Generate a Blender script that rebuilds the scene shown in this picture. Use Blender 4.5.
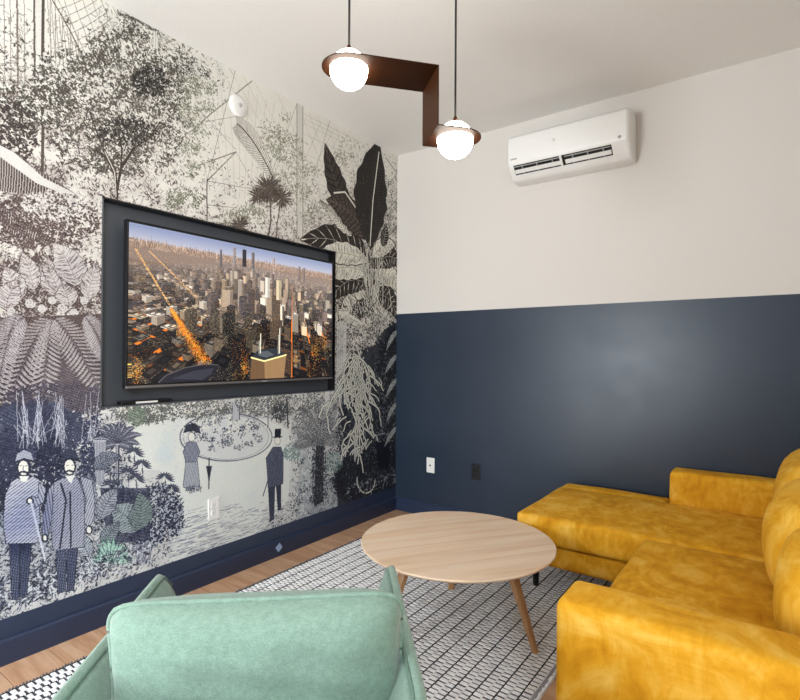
import bpy, bmesh, math, random
import numpy as np
from mathutils import Vector, Matrix

for o in list(bpy.data.objects): bpy.data.objects.remove(o)
SC = bpy.context.scene
COL = SC.collection
PI = math.pi

# ---------------------------------------------------------------- camera ----
ROOM_W, ROOM_D, ROOM_H = 3.10, 5.60, 2.868          # x 0..3.10, y -5.60..0
cam = bpy.data.cameras.new('camera'); camo = bpy.data.objects.new('camera', cam); COL.objects.link(camo)
cam.sensor_fit = 'HORIZONTAL'; cam.sensor_width = 36.0; cam.lens = 522.68 * 36.0 / 800.0; cam.clip_start = .02
_fw = Vector((-math.sin(.6275) * math.cos(.0088), math.cos(.6275) * math.cos(.0088), math.sin(.0088)))
_r0 = Vector((math.cos(.6275), math.sin(.6275), 0)); _u0 = _r0.cross(_fw)
_rt = _r0 * math.cos(.00584) + _u0 * math.sin(.00584); _up = _u0 * math.cos(.00584) - _r0 * math.sin(.00584)
camo.matrix_world = Matrix(((_rt.x, _up.x, -_fw.x, 2.5165), (_rt.y, _up.y, -_fw.y, -3.4209), (_rt.z, _up.z, -_fw.z, 1.25), (0, 0, 0, 1)))
SC.camera = camo

# ------------------------------------------------------- light and exposure ----
SC.view_settings.view_transform = 'Standard'; SC.view_settings.look = 'None'
SC.view_settings.exposure = 0.50; SC.view_settings.gamma = 1.0; SC.view_settings.use_curve_mapping = False
wd = bpy.data.worlds.new('world'); SC.world = wd; wd.use_nodes = True
wd.node_tree.nodes['Background'].inputs[0].default_value = (.62, .74, .90, 1); wd.node_tree.nodes['Background'].inputs[1].default_value = 1.0
def window_light(name, loc, rot, sx, sy, power, col):
    l = bpy.data.lights.new(name, 'AREA'); l.shape = 'RECTANGLE'; l.size, l.size_y = sx, sy; l.energy = power; l.color = col
    o = bpy.data.objects.new(name, l); o.location = loc; o.rotation_euler = rot; COL.objects.link(o)
# daylight entering through the glazed door behind the camera and the window in the side wall
window_light('daylight_door', (.55, -6.2, 1.0), (PI / 2 + .38, 0, 0), 1.6, 2.4, 240, (.90, .96, 1.0))
window_light('daylight_side_window', (3.70, -4.40, 2.15), (PI / 2 - .25, 0, PI / 2), 2.0, 1.7, 150, (.90, .96, 1.0))

# ----------------------------------------------------------------- helpers ----
def lin(r, g, b):
    f = lambda c: c / 12.92 if c <= .04045 else ((c + .055) / 1.055) ** 2.4
    return (f(r / 255), f(g / 255), f(b / 255), 1)
class NT:
    def __init__(s, name):
        s.m = bpy.data.materials.new(name); s.m.use_nodes = True; s.t = s.m.node_tree; s.b = s.t.nodes['Principled BSDF']
    def n(s, kind, **kw):
        x = s.t.nodes.new(kind)
        for k, v in kw.items():
            if hasattr(x, k) and not k.startswith('i_'): setattr(x, k, v)
            else: x.inputs[k[2:].replace('_', ' ') if k.startswith('i_') else k].default_value = v
        return x
    def l(s, a, b): s.t.links.new(a, b)
    def math(s, op, a, b=None, c=None):
        x = s.t.nodes.new('ShaderNodeMath'); x.operation = op
        for i, v in enumerate((a, b, c)):
            if v is None: continue
            if hasattr(v, 'is_linked') or hasattr(v, 'links'): s.l(v, x.inputs[i])
            else: x.inputs[i].default_value = v
        return x.outputs[0]
    def mix(s, fac, a, b, blend='MIX'):
        x = s.t.nodes.new('ShaderNodeMix'); x.data_type = 'RGBA'; x.blend_type = blend
        for i, v in ((0, fac), (6, a), (7, b)):
            if hasattr(v, 'links'): s.l(v, x.inputs[i])
            else: x.inputs[i].default_value = v
        return x.outputs[2]
    def noise(s, vec, scale, detail=4, rough=.5, dist=0):
        x = s.t.nodes.new('ShaderNodeTexNoise'); x.inputs['Scale'].default_value = scale; x.inputs['Detail'].default_value = detail; x.inputs['Roughness'].default_value = rough; x.inputs['Distortion'].default_value = dist
        if vec is not None: s.l(vec, x.inputs['Vector'])
        return x.outputs['Fac']
    def ramp(s, fac, *stops):
        x = s.t.nodes.new('ShaderNodeValToRGB'); s.l(fac, x.inputs[0])
        while len(x.color_ramp.elements) < len(stops): x.color_ramp.elements.new(.5)
        for e, (p, c) in zip(x.color_ramp.elements, stops): e.position = p; e.color = c
        return x.outputs[0]
    def obj(s): return s.n('ShaderNodeTexCoord').outputs['Object']
    def mapping(s, vec, scale=(1, 1, 1), rot=(0, 0, 0), loc=(0, 0, 0)):
        x = s.t.nodes.new('ShaderNodeMapping'); s.l(vec, x.inputs[0]); x.inputs['Location'].default_value = loc; x.inputs['Rotation'].default_value = rot; x.inputs['Scale'].default_value = scale
        return x.outputs[0]
    def bump(s, h, strength, dist=.01):
        x = s.t.nodes.new('ShaderNodeBump'); x.inputs['Strength'].default_value = strength; x.inputs['Distance'].default_value = dist
        s.l(h, x.inputs['Height']); s.l(x.outputs[0], s.b.inputs['Normal'])
    def set(s, **kw):
        for k, v in kw.items():
            k = k.replace('_', ' ').capitalize() if k not in ('IOR',) else k
            s.b.inputs[{'Base color': 'Base Color', 'Specular': 'Specular IOR Level', 'Sheen weight': 'Sheen Weight', 'Sheen roughness': 'Sheen Roughness', 'Sheen tint': 'Sheen Tint', 'Coat weight': 'Coat Weight', 'Coat roughness': 'Coat Roughness', 'Emission color': 'Emission Color', 'Emission strength': 'Emission Strength'}.get(k, k)].default_value = v
        return s
    def base(s, sock): s.l(sock, s.b.inputs['Base Color'])

def plain(name, rgb, rough=.6, metal=0.0, bump=0.0, bscale=200, **kw):
    t = NT(name); t.set(base_color=lin(*rgb), roughness=rough, metallic=metal, **kw)
    v = t.obj(); n = t.noise(v, bscale, 3)
    t.base(t.mix(n, lin(*[c * .96 for c in rgb]), lin(*[min(255, c * 1.03) for c in rgb])))
    if bump: t.bump(n, bump, .002)
    return t.m

def link(name, me, mat, parent=None, smooth=True):
    o = bpy.data.objects.new(name, me); COL.objects.link(o)
    for m in (mat if isinstance(mat, (list, tuple)) else [mat]): me.materials.append(m)
    if smooth:
        me.polygons.foreach_set('use_smooth', [True] * len(me.polygons))
    if parent is not None: o.parent = parent
    return o
def from_bm(bm, name): me = bpy.data.meshes.new(name); bmesh.ops.recalc_face_normals(bm, faces=bm.faces); bm.to_mesh(me); bm.free(); return me
def sharp(o, ang=35):
    me = o.data
    bm = bmesh.new(); bm.from_mesh(me); bm.normal_update()
    for e in bm.edges:
        if len(e.link_faces) == 2 and e.calc_face_angle(0) > math.radians(ang): e.smooth = False
    bm.to_mesh(me); bm.free(); return o
def box_me(name, x0, x1, y0, y1, z0, z1, bev=.003, seg=2):
    bm = bmesh.new(); bmesh.ops.create_cube(bm, size=1)
    for v in bm.verts: v.co = Vector(((x0 + x1) / 2 + v.co.x * (x1 - x0), (y0 + y1) / 2 + v.co.y * (y1 - y0), (z0 + z1) / 2 + v.co.z * (z1 - z0)))
    if bev: bmesh.ops.bevel(bm, geom=bm.edges[:], offset=bev, segments=seg, affect='EDGES', profile=.5)
    return from_bm(bm, name)
def soft_box_me(name, x0, x1, y0, y1, z0, z1, r, puff=(0, 0, 0), n=(14, 14, 8), wob=0.0, seed=0):
    """rounded upholstered block; puff bulges the +-x, +-y, +-z faces"""
    c = np.array([(x0 + x1) / 2, (y0 + y1) / 2, (z0 + z1) / 2]); h = np.array([x1 - x0, y1 - y0, z1 - z0]) / 2
    bm = bmesh.new(); vm = {}
    def V(i, j, k):
        if (i, j, k) in vm: return vm[(i, j, k)]
        u = np.array([2 * i / n[0] - 1, 2 * j / n[1] - 1, 2 * k / n[2] - 1])
        u = np.sign(u) * (1 - (1 - np.abs(u)) ** 1.35)      # finer near the edges
        p = u * h; q = np.clip(p, -(h - r), h - r); d = p - q; L = np.linalg.norm(d)
        if L > 1e-9: p = q + d / L * r
        for a in range(3):
            b_, c_ = [x for x in range(3) if x != a]
            if puff[a]: p[a] += np.sign(u[a]) * abs(u[a]) ** 2 * puff[a] * (1 - u[b_] ** 2) * (1 - u[c_] ** 2)
        if wob:
            p = p + wob * np.array([math.sin(p[1] * 17 + seed) * math.sin(p[2] * 13 + seed * 2), math.sin(p[0] * 15 + seed * 3) * math.sin(p[2] * 16), math.sin(p[0] * 14 + p[1] * 11 + seed)])
        vm[(i, j, k)] = bm.verts.new(p + c); return vm[(i, j, k)]
    N = n
    for a in range(3):
        b_, c_ = [x for x in range(3) if x != a]
        for side in (0, N[a]):
            for i in range(N[b_]):
                for j in range(N[c_]):
                    idx = []
                    for di, dj in ((0, 0), (1, 0), (1, 1), (0, 1)):
                        t = [0, 0, 0]; t[a] = side; t[b_] = i + di; t[c_] = j + dj; idx.append(V(*t))
                    try: bm.faces.new(idx)
                    except ValueError: pass
    return from_bm(bm, name)
def tube_me(name, pts, rad, seg=8, closed=False):
    pts = [Vector(p) for p in pts]; n = len(pts); bm = bmesh.new(); rings = []
    up = Vector((0, 0, 1))
    for i, p in enumerate(pts):
        a = pts[(i - 1) % n] if (i > 0 or closed) else p; b = pts[(i + 1) % n] if (i < n - 1 or closed) else p
        t = (b - a).normalized(); s = t.cross(up)
        if s.length < 1e-3: s = t.cross(Vector((1, 0, 0)))
        s.normalize(); u = s.cross(t).normalized(); r = rad[i] if isinstance(rad, (list, tuple)) else rad
        rings.append([bm.verts.new(p + (s * math.cos(k * 2 * PI / seg) + u * math.sin(k * 2 * PI / seg)) * r) for k in range(seg)])
    for i in range(n if closed else n - 1):
        A_, B_ = rings[i], rings[(i + 1) % n]
        for k in range(seg): bm.faces.new((A_[k], A_[(k + 1) % seg], B_[(k + 1) % seg], B_[k]))
    if not closed: bm.faces.new(rings[0][::-1]); bm.faces.new(rings[-1])
    return from_bm(bm, name)
def lathe_me(name, prof, seg=32, cap=True):
    bm = bmesh.new(); rings = []
    for r, z in prof: rings.append([bm.verts.new((r * math.cos(k * 2 * PI / seg), r * math.sin(k * 2 * PI / seg), z)) for k in range(seg)] if r > 1e-6 else [bm.verts.new((0, 0, z))])
    for a, b in zip(rings, rings[1:]):
        for k in range(seg):
            q = [a[k % len(a)], a[(k + 1) % len(a)], b[(k + 1) % len(b)], b[k % len(b)]]
            q = list(dict.fromkeys(q))
            if len(q) > 2:
                try: bm.faces.new(q)
                except ValueError: pass
    if cap:
        for r_ in (rings[0], rings[-1]):
            if len(r_) > 2:
                try: bm.faces.new(r_)
                except ValueError: pass
    return from_bm(bm, name)
def thing(name, label, cat, loc=(0, 0, 0), rz=0, group=None):
    o = bpy.data.objects.new(name, None); COL.objects.link(o); o.location = loc; o.rotation_euler.z = rz; o.empty_display_size = .05
    o['label'] = label; o['category'] = cat
    if group: o['group'] = group
    return o
def tag(o, label, cat, group=None):
    o['label'] = label; o['category'] = cat
    if group: o['group'] = group
    return o
def struct(o, label=None):
    o['kind'] = 'structure'
    if label: o['label'] = label
    return o

# ---------------------------------------------------------------------------
# FLAT PRINT: the engraved jungle mural and the television picture are drawn
# here stroke by stroke (numpy raster, no file is read).
# ---------------------------------------------------------------------------
RNG = np.random.default_rng(11)
PPM = 460.0                      # raster cells per metre of wall
MUR_W, MUR_H = 3.7, 2.868        # metres of wall covered by one repeat
MW, MH = int(MUR_W * PPM), int(MUR_H * PPM)

def hexc(r, g, b): return np.array([r, g, b], float) / 255.0

class Art:
    def __init__(s, w, h, col): s.w, s.h = w, h; s.a = np.empty((h, w, 3)); s.a[:] = col
    def strokes(s, p0, p1, bend=0.0, w=1.0, col=(0, 0, 0), taper=True):
        p0 = np.atleast_2d(np.asarray(p0, float)); p1 = np.atleast_2d(np.asarray(p1, float)); n = len(p0)
        if n == 0: return
        bend = np.broadcast_to(np.asarray(bend, float), (n,)); w = np.broadcast_to(np.asarray(w, float), (n,))
        col = np.broadcast_to(np.asarray(col, float), (n, 3))
        d = p1 - p0; L = np.hypot(d[:, 0], d[:, 1]); nrm = np.stack([-d[:, 1], d[:, 0]], 1)
        mid = (p0 + p1) / 2 + nrm * bend[:, None]
        order = np.argsort(L)
        for idx in np.array_split(order, max(1, n // 4000 + 1)):
            if len(idx) == 0: continue
            m = int(min(1600, max(3, L[idx].max() * 1.35)))
            t = np.linspace(0, 1, m)[None, :, None]
            P = (1 - t) ** 2 * p0[idx][:, None] + 2 * t * (1 - t) * mid[idx][:, None] + t * t * p1[idx][:, None]
            r = w[idx][:, None] * (np.sin(np.pi * np.clip(t[..., 0], .04, .96)) ** .6 if taper else np.ones((1, m)))
            R = int(np.ceil(w[idx].max()))
            X = np.floor(P[..., 0]).astype(int); Y = np.floor(P[..., 1]).astype(int)
            C = np.broadcast_to(col[idx][:, None], P.shape[:2] + (3,))
            for dx in range(-R, R + 1):
                for dy in range(-R, R + 1):
                    k = (dx * dx + dy * dy <= r * r + .15) & (X + dx >= 0) & (X + dx < s.w) & (Y + dy >= 0) & (Y + dy < s.h)
                    if k.any(): s.a[(Y + dy)[k], (X + dx)[k]] = C[k]
    def poly(s, pts, col, alpha=1.0):
        pts = np.asarray(pts, float)
        x0, y0 = np.floor(pts.min(0)).astype(int); x1, y1 = np.ceil(pts.max(0)).astype(int) + 1
        x0, y0 = max(x0, 0), max(y0, 0); x1, y1 = min(x1, s.w), min(y1, s.h)
        if x1 <= x0 or y1 <= y0: return None
        gx, gy = np.meshgrid(np.arange(x0, x1) + .5, np.arange(y0, y1) + .5)
        ins = np.zeros(gx.shape, bool)
        for (ax, ay), (bx, by) in zip(pts, np.roll(pts, -1, 0)):
            if ay == by: continue
            ins ^= ((ay > gy) != (by > gy)) & (gx < (bx - ax) * (gy - ay) / (by - ay) + ax)
        v = s.a[y0:y1, x0:x1]
        v[ins] = v[ins] * (1 - alpha) + np.asarray(col) * alpha
        return ins
    def pline(s, pts, w, col, taper=False):
        pts = np.asarray(pts, float); s.strokes(pts[:-1], pts[1:], 0, w, col, taper)

def vnoise(h, w, cell, seed):
    r = np.random.default_rng(seed); gh, gw = int(h / cell) + 3, int(w / cell) + 3
    g = r.random((gh, gw)); y = np.arange(h) / cell; x = np.arange(w) / cell
    iy, ix = y.astype(int), x.astype(int); fy, fx = (y - iy)[:, None], (x - ix)[None, :]
    fy = fy * fy * (3 - 2 * fy); fx = fx * fx * (3 - 2 * fx)
    return (g[iy][:, ix] * (1 - fy) * (1 - fx) + g[iy][:, ix + 1] * (1 - fy) * fx + g[iy + 1][:, ix] * fy * (1 - fx) + g[iy + 1][:, ix + 1] * fy * fx)

# the mural was measured on the photograph; this turns a measured point into wall metres
_f, _yaw, _pit, _rol = 522.68, 0.6275, 0.0088, 0.00584
_F = np.array([-math.sin(_yaw) * math.cos(_pit), math.cos(_yaw) * math.cos(_pit), math.sin(_pit)])
_R0 = np.array([math.cos(_yaw), math.sin(_yaw), 0.0]); _U0 = np.cross(_R0, _F)
_R = _R0 * math.cos(_rol) + _U0 * math.sin(_rol); _U = _U0 * math.cos(_rol) - _R0 * math.sin(_rol)
_C = np.array([2.5165, -3.4209, 1.25])
def M(pts):
    p = np.atleast_2d(np.asarray(pts, float))
    d = _F + (p[:, :1] - 400) / _f * _R - (p[:, 1:] - 350) / _f * _U
    q = _C + (-_C[0] / d[:, :1]) * d
    return np.stack([(q[:, 1] + MUR_W) * PPM, q[:, 2] * PPM], 1)
def M1(x, y): return M([(x, y)])[0]

def draw_mural():
    paper = hexc(220, 217, 208); brown = hexc(98, 86, 84); navy = hexc(44, 50, 68); black = hexc(26, 27, 32)
    green = hexc(120, 130, 112)
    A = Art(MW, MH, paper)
    yy = np.arange(MH) / PPM; xx = np.arange(MW) / PPM - MUR_W
    # light's colour cast painted into the ink: grey-green top, sepia middle, blue-black below
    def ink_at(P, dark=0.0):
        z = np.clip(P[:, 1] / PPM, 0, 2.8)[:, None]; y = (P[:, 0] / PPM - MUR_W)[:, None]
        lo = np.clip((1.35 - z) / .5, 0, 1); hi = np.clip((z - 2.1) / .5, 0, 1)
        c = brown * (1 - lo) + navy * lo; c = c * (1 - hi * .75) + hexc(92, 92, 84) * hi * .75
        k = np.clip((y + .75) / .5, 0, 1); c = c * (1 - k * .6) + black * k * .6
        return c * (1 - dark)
    A.a *= (1 - .10 * np.clip((1.1 - yy) / .5, 0, 1))[:, None, None] * np.array([1.0, 1.0, 1.0])  # paper darkened downward, dimmer room light painted in
    A.a[:] = A.a * (1 - .35 * np.clip((1.2 - yy) / .5, 0, 1)[:, None, None]) + hexc(208, 213, 220) * (.35 * np.clip((1.2 - yy) / .5, 0, 1)[:, None, None])  # bluish ambient light painted into the lower paper
    # ---- coverage of ink measured on a coarse lattice -----------------------
    D = np.array([
        [.12, .10, .08, .20, .15, .05, .04, .04, .04, .04, .04], [.25, .25, .15, .40, .35, .25, .05, .04, .04, .04, .04],
        [.42, .45, .45, .65, .50, .32, .05, .05, .04, .04, .04], [.60, .60, .55, .62, .45, .25, .05, .08, .08, .06, .06],
        [.60, .50, .50, .62, .35, .20, .06, .20, .08, .15, .12], [.75, .68, .55, .55, .42, .30, .22, .22, .20, .40, .40],
        [.65, .60, .50, .45, .45, .45, .45, .45, .45, .62, .60], [.65, .60, .58, .50, .5, .5, .5, .5, .55, .62, .62],
        [.72, .75, .70, .6, .5, .5, .5, .5, .38, .50, .5], [.72, .70, .70, .6, .5, .5, .5, .5, .30, .5, .72],
        [.88, .86, .80, .50, .38, .42, .48, .45, .50, .5, .82], [.88, .82, .68, .20, .05, .32, .25, .06, .50, .55, .86],
        [.75, .75, .72, .42, .30, .05, .03, .06, .50, .50, .86], [.8, .8, .62, .60, .38, .10, .12, .25, .50, .6, .8],
        [.8, .78, .62, .45, .25, .25, .25, .3, .5, .6, .8], [.7, .6, .4, .3, .25, .25, .25, .3, .5, .6, .8]])
    def cover(P):
        y = P[:, 0] / PPM - MUR_W; z = P[:, 1] / PPM
        q = np.stack([np.zeros_like(y), y, z], 1) - _C
        dz = q @ _F; px = np.clip((400 + _f * (q @ _R) / dz) / 40, 0, 9.99); py = np.clip((350 - _f * (q @ _U) / dz) / 40, 0, 14.99)
        px = np.where(y < -2.68, np.abs((y + 2.68) * 7) % 2.5, px)
        ix, iy = px.astype(int), py.astype(int); fx, fy = px - ix, py - iy
        return D[iy, ix] * (1 - fx) * (1 - fy) + D[iy, ix + 1] * fx * (1 - fy) + D[iy + 1, ix] * (1 - fx) * fy + D[iy + 1, ix + 1] * fx * fy
    # ---- foliage texture: thousands of short curved burin strokes -----------
    clump = .55 * vnoise(MH, MW, 46, 1) + .45 * vnoise(MH, MW, 19, 2)
    ang = vnoise(MH, MW, 70, 3) * 9
    def foliage(n, gain, lmin, lmax, w, dark=0.0, light=False, region=None, gamma=1.4):
        P = np.stack([RNG.random(n) * MW, RNG.random(n) * MH], 1)
        if region is not None:
            q = region(n); P = q
        P = P[(P[:, 0] >= 0) & (P[:, 0] < MW) & (P[:, 1] >= 0) & (P[:, 1] < MH)]; n = len(P)
        c = cover(P); cl = clump[P[:, 1].astype(int), P[:, 0].astype(int)]
        c = np.clip(c - .10, 0, 1) * 1.12
        prob = np.clip(c * gain * (cl * 2) ** gamma, 0, 1) if not light else np.clip(c * gain * (1 - cl) * 2, 0, 1) ** gamma
        k = RNG.random(n) < prob; P = P[k]; n = len(P)
        th = ang[P[:, 1].astype(int), P[:, 0].astype(int)] + RNG.normal(0, .7, n)
        L = RNG.uniform(lmin, lmax, n)
        Q = P + np.stack([np.cos(th), np.sin(th)], 1) * L[:, None]
        if light:
            col = A.a[0, 0] * 0 + np.where((P[:, 1:] / PPM) < 1.1, hexc(184, 190, 200), hexc(206, 203, 196))  # lower pale strokes carry the same painted blue light
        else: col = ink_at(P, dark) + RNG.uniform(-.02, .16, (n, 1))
        A.strokes(P, Q, RNG.normal(0, .18, n), w, col)
    gx_, gy_ = np.meshgrid(np.arange(0, MW, 4) + 2.0, np.arange(0, MH, 4) + 2.0)
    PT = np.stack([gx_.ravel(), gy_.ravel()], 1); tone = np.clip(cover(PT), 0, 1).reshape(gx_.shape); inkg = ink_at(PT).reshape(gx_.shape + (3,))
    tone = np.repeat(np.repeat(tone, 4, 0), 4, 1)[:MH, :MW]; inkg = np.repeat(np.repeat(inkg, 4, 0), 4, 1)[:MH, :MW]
    th_, tw_ = tone.shape
    k_ = (tone * .40 * np.clip(clump[:th_, :tw_] * 1.7, 0, 1.3))[..., None]
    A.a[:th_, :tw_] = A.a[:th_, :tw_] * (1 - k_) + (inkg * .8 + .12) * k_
    foliage(80000, 1.1, 3, 10, .9)
    foliage(60000, .8, 2, 6, .6)
    foliage(26000, 1.1, 4, 12, 1.3, .12)
    foliage(60000, .85, 2, 7, .7, 0, True)
    foliage(50000, .6, 2, 5, .6, .15)
    # ---- fine ruling of the glasshouse roof behind ---------------------------
    def ruled(quad, n, w, col, jit=0.0, brk=.1):
        q = M(quad); t = np.linspace(0, 1, n)
        a = q[0] + (q[3] - q[0]) * t[:, None]; b = q[1] + (q[2] - q[1]) * t[:, None]
        k = RNG.random(n) > brk; A.strokes(a[k] + RNG.normal(0, jit, (k.sum(), 2)), b[k], 0, w, col, False)
    pale = hexc(176, 174, 165); mid = hexc(128, 124, 116)
    ruled([(158, 40), (300, 112), (300, 200), (158, 190)], 44, .6, hexc(206, 204, 196), 1.2, .15)
    ruled([(175, 55), (210, 190), (330, 225), (395, 160)], 30, .6, pale, 1, .25)
    ruled([(300, 112), (396, 160), (340, 240), (300, 240)], 26, .6, pale, 1, .2)
    ruled([(215, 60), (300, 200), (396, 235), (396, 160)], 20, .6, pale, 1, .2)
    for a, b, w in (((252, 81), (212, 113), 1.3), ((212, 113), (190, 132), 1.0), ((205, 122), (238, 116), .9), ((200, 165), (236, 152), 1.0), ((207, 180), (207, 220), 1.4), ((236, 152), (258, 192), .9),
                    ((236, 152), (207, 181), 1.0), ((207, 181), (257, 190), .9), ((207, 205), (257, 210), .8), ((200, 110), (236, 150), .8), ((238, 60), (207, 181), .7), ((300, 95), (262, 200), .8), ((330, 120), (310, 190), .8),
                    ((386, 158), (396, 172), 1.5), ((397, 172), (383, 196), 1.3), ((396, 200), (384, 214), 1.2), ((397, 225), (386, 240), 1.2), ((384, 190), (397, 212), 1.2), ((340, 175), (324, 195), 1.0)):
        A.strokes(M1(*a), M1(*b), 0, w, mid, False)
    # left glasshouse: iron column, glazing bars, curved roof lattice
    for x, w in ((4, .9), (10, .8), (17, 1.0), (24, .8), (34, 1.6), (37, 1.0), (43, 1.8), (50, .8), (55, .7), (62, .7), (70, .7), (78, .7)):
        top = -10 if x < 52 else -10 + (x - 50) * 1.5
        A.strokes(M1(x, top), M1(x + 1, 96 if x < 50 else 66), 0, w, hexc(118, 110, 102) if w < 1.2 else hexc(92, 84, 78), False)
    A.poly(M([(35.5, -10), (42, -10), (42, 120), (36, 120)]), paper * .93)
    A.strokes(M1(43, -10), M1(42.5, 170), 0, 2.0, hexc(86, 78, 72), False)
    for k in range(9):
        A.strokes(M1(47 + k * 4, -6 + k * 7), M1(52 + k * 4, 62 + k * 2), 0, .7, hexc(128, 122, 112), False)
    A.strokes(M1(47, -8), M1(84, 60), .06, 1.3, hexc(98, 90, 84), False); A.strokes(M1(53, -8), M1(86, 56), .06, .9, hexc(120, 112, 104), False)
    for k in range(7):                        # lattice of the roof
        A.strokes(M1(56 + k * 3.2, 10 + k * 8.5), M1(92 + k * 5, -6 + k * 6), -.05, .9, hexc(120, 114, 106), False)
        A.strokes(M1(62 + k * 9, -8), M1(78 + k * 10, 40), -.03, .8, hexc(128, 122, 114), False)
    # slender column rising between the trees
    A.poly(M([(153, 26), (158, 29), (158, 72), (153, 72)]), paper * .95)
    for x in (153, 155.6, 158): A.strokes(M1(x, 27), M1(x, 72), 0, .9, hexc(140, 140, 130), False)
    A.poly(M([(297, 96), (303, 96), (302.5, 236), (297, 236)]), paper * .93)
    for x, w in ((297, 1.3), (299, .8), (301, .8), (302.8, 1.6)): A.strokes(M1(x, 98), M1(x, 236), 0, w, hexc(132, 128, 118), False)
    # ---- helpers for single plants -------------------------------------------
    def blob(px, py, rx, ry, n, lmin, lmax, w, col, jitter=.05, spread=1.0, up=None):
        a = RNG.random(n) * 2 * np.pi; r = np.sqrt(RNG.random(n)) * spread
        P = M(np.stack([px + rx * r * np.cos(a), py + ry * r * np.sin(a)], 1))
        th = RNG.random(n) * 2 * np.pi if up is None else RNG.normal(up, .7, n)
        Q = P + np.stack([np.cos(th), np.sin(th)], 1) * RNG.uniform(lmin, lmax, n)[:, None]
        A.strokes(P, Q, RNG.normal(0, .2, n), w, np.clip(col + RNG.uniform(-jitter, jitter, (n, 1)), 0, 1))
    def tree_crown(px, py, rx, ry, dens, dark):
        for _ in range(int(dens)):
            a = RNG.random() * 6.283; r = math.sqrt(RNG.random()); x, y = px + rx * r * math.cos(a), py + ry * r * math.sin(a)
            s = RNG.uniform(5, 10)
            blob(x, y, s, s * .7, 26, 4, 11, 1.0, dark, .06); blob(x - 1.5, y - 2.2, s * .7, s * .4, 9, 3, 8, 1.0, hexc(210, 208, 200), .03)
    def leaf(axis, wid, fill, edge, veins=14, vcol=None, vw=.8, sharp=.75, lean=.55, sides=1.0, outline=.7, hatch=None):
        ax = M(axis)
        t = np.linspace(0, 1, 40)
        if len(ax) == 2: ax = np.array([ax[0], (ax[0] + ax[1]) / 2, ax[1]])
        P = ((1 - t) ** 2)[:, None] * ax[0] + (2 * t * (1 - t))[:, None] * ax[1] + (t * t)[:, None] * ax[2]
        T = np.gradient(P, axis=0); T /= np.hypot(T[:, 0], T[:, 1])[:, None] + 1e-9; N = np.stack([-T[:, 1], T[:, 0]], 1)
        W = wid * .80 * PPM * np.sin(np.pi * t ** sharp) ** .9
        W = W * (1 + .06 * np.sin(t * 37 + RNG.random() * 6))
        Lf, Rt = P + N * W[:, None], P - N * W[:, None] * sides
        A.poly(np.concatenate([Lf, Rt[::-1]]), fill)
        vc = edge if vcol is None else vcol
        if veins:
            k = np.linspace(2, 36, veins).astype(int); k2 = np.minimum(k + int(6 * lean) + 1, 39)
            A.strokes(P[k], P[k2] + (Lf[k2] - P[k2]) * .93, .05, vw, vc); A.strokes(P[k], P[k2] + (Rt[k2] - P[k2]) * .93, -.05, vw, vc)
        if hatch is not None:
            k = np.linspace(1, 38, int(veins * 2.2)).astype(int)
            A.strokes(P[k] + (Rt[k] - P[k]) * .1, P[k] + (Rt[k] - P[k]) * .8, .05, vw, hatch)
        nh = max(6, int(np.hypot(*(ax[2] - ax[0])) / 3.2)); kk = RNG.integers(1, 38, nh * 2); sd = RNG.choice([-1, 1], nh * 2); u0 = RNG.random(nh * 2) * .8
        ed = np.where((sd > 0)[:, None], Lf[kk], Rt[kk]); q0 = P[kk] + (ed - P[kk]) * u0[:, None]; q1 = P[kk] + (ed - P[kk]) * np.minimum(1, u0 + .3)[:, None] + T[kk] * 4
        A.strokes(q0, q1, .05, .6, np.asarray(edge) * .55 + np.asarray(fill) * .45)
        if outline: A.pline(Lf, outline, edge); A.pline(Rt, outline, edge)
        A.pline(P, max(.8, outline * .9), vc)
    def frond(axis, llen, n, col, w=1.2, droop=.2, rib=1.0, fan=.9):
        ax = M(axis)
        if len(ax) == 2: ax = np.array([ax[0], (ax[0] + ax[1]) / 2, ax[1]])
        t = np.linspace(0.03, .99, n)
        P = ((1 - t) ** 2)[:, None] * ax[0] + (2 * t * (1 - t))[:, None] * ax[1] + (t * t)[:, None] * ax[2]
        T = np.gradient(P, axis=0); T /= np.hypot(T[:, 0], T[:, 1])[:, None] + 1e-9; N = np.stack([-T[:, 1], T[:, 0]], 1)
        L = llen * PPM * np.sin(np.pi * (t * .86 + .1)) ** .7
        for sg in (1, -1):
            d = N * sg + T * fan; d /= np.hypot(d[:, 0], d[:, 1])[:, None]
            E = P + d * L[:, None]; E[:, 1] -= L * droop
            A.strokes(P, E, -.12 * sg, w, col)
        A.pline(P, rib, col)
    # ---- tall tree over the niche ---------------------------------------------
    dk = hexc(88, 84, 78)
    for c in ((120, 60, 36, 32, 46), (95, 130, 44, 40, 60), (150, 85, 34, 30, 44), (130, 150, 40, 26, 46), (60, 80, 26, 30, 26), (30, 110, 36, 30, 34), (175, 110, 26, 40, 26), (140, 22, 20, 12, 14), (190, 70, 20, 24, 14)):
        tree_crown(*c[:4], c[4], dk)
    blob(150, 82, 18, 16, 320, 3, 9, 1.3, hexc(48, 46, 44), .05); blob(128, 132, 30, 14, 300, 3, 9, 1.2, hexc(60, 56, 54), .05); blob(12, 135, 24, 34, 300, 4, 10, 1.4, hexc(72, 64, 62), .05)
    for pts, w in ((((117, 198), (115, 172), (104, 150)), 3.0), (((117, 190), (121, 168), (134, 148)), 2.4), (((116, 180), (108, 160), (96, 150)), 1.8), (((121, 168), (122, 150), (118, 130)), 1.6), (((134, 148), (150, 138), (160, 122)), 1.2), (((104, 150), (96, 130), (90, 112)), 1.3)):
        A.pline(M(pts), w, hexc(70, 60, 56))
    A.pline(M([(116, 197), (114.6, 172), (105, 152)]), 1.2, hexc(190, 186, 178))
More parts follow.
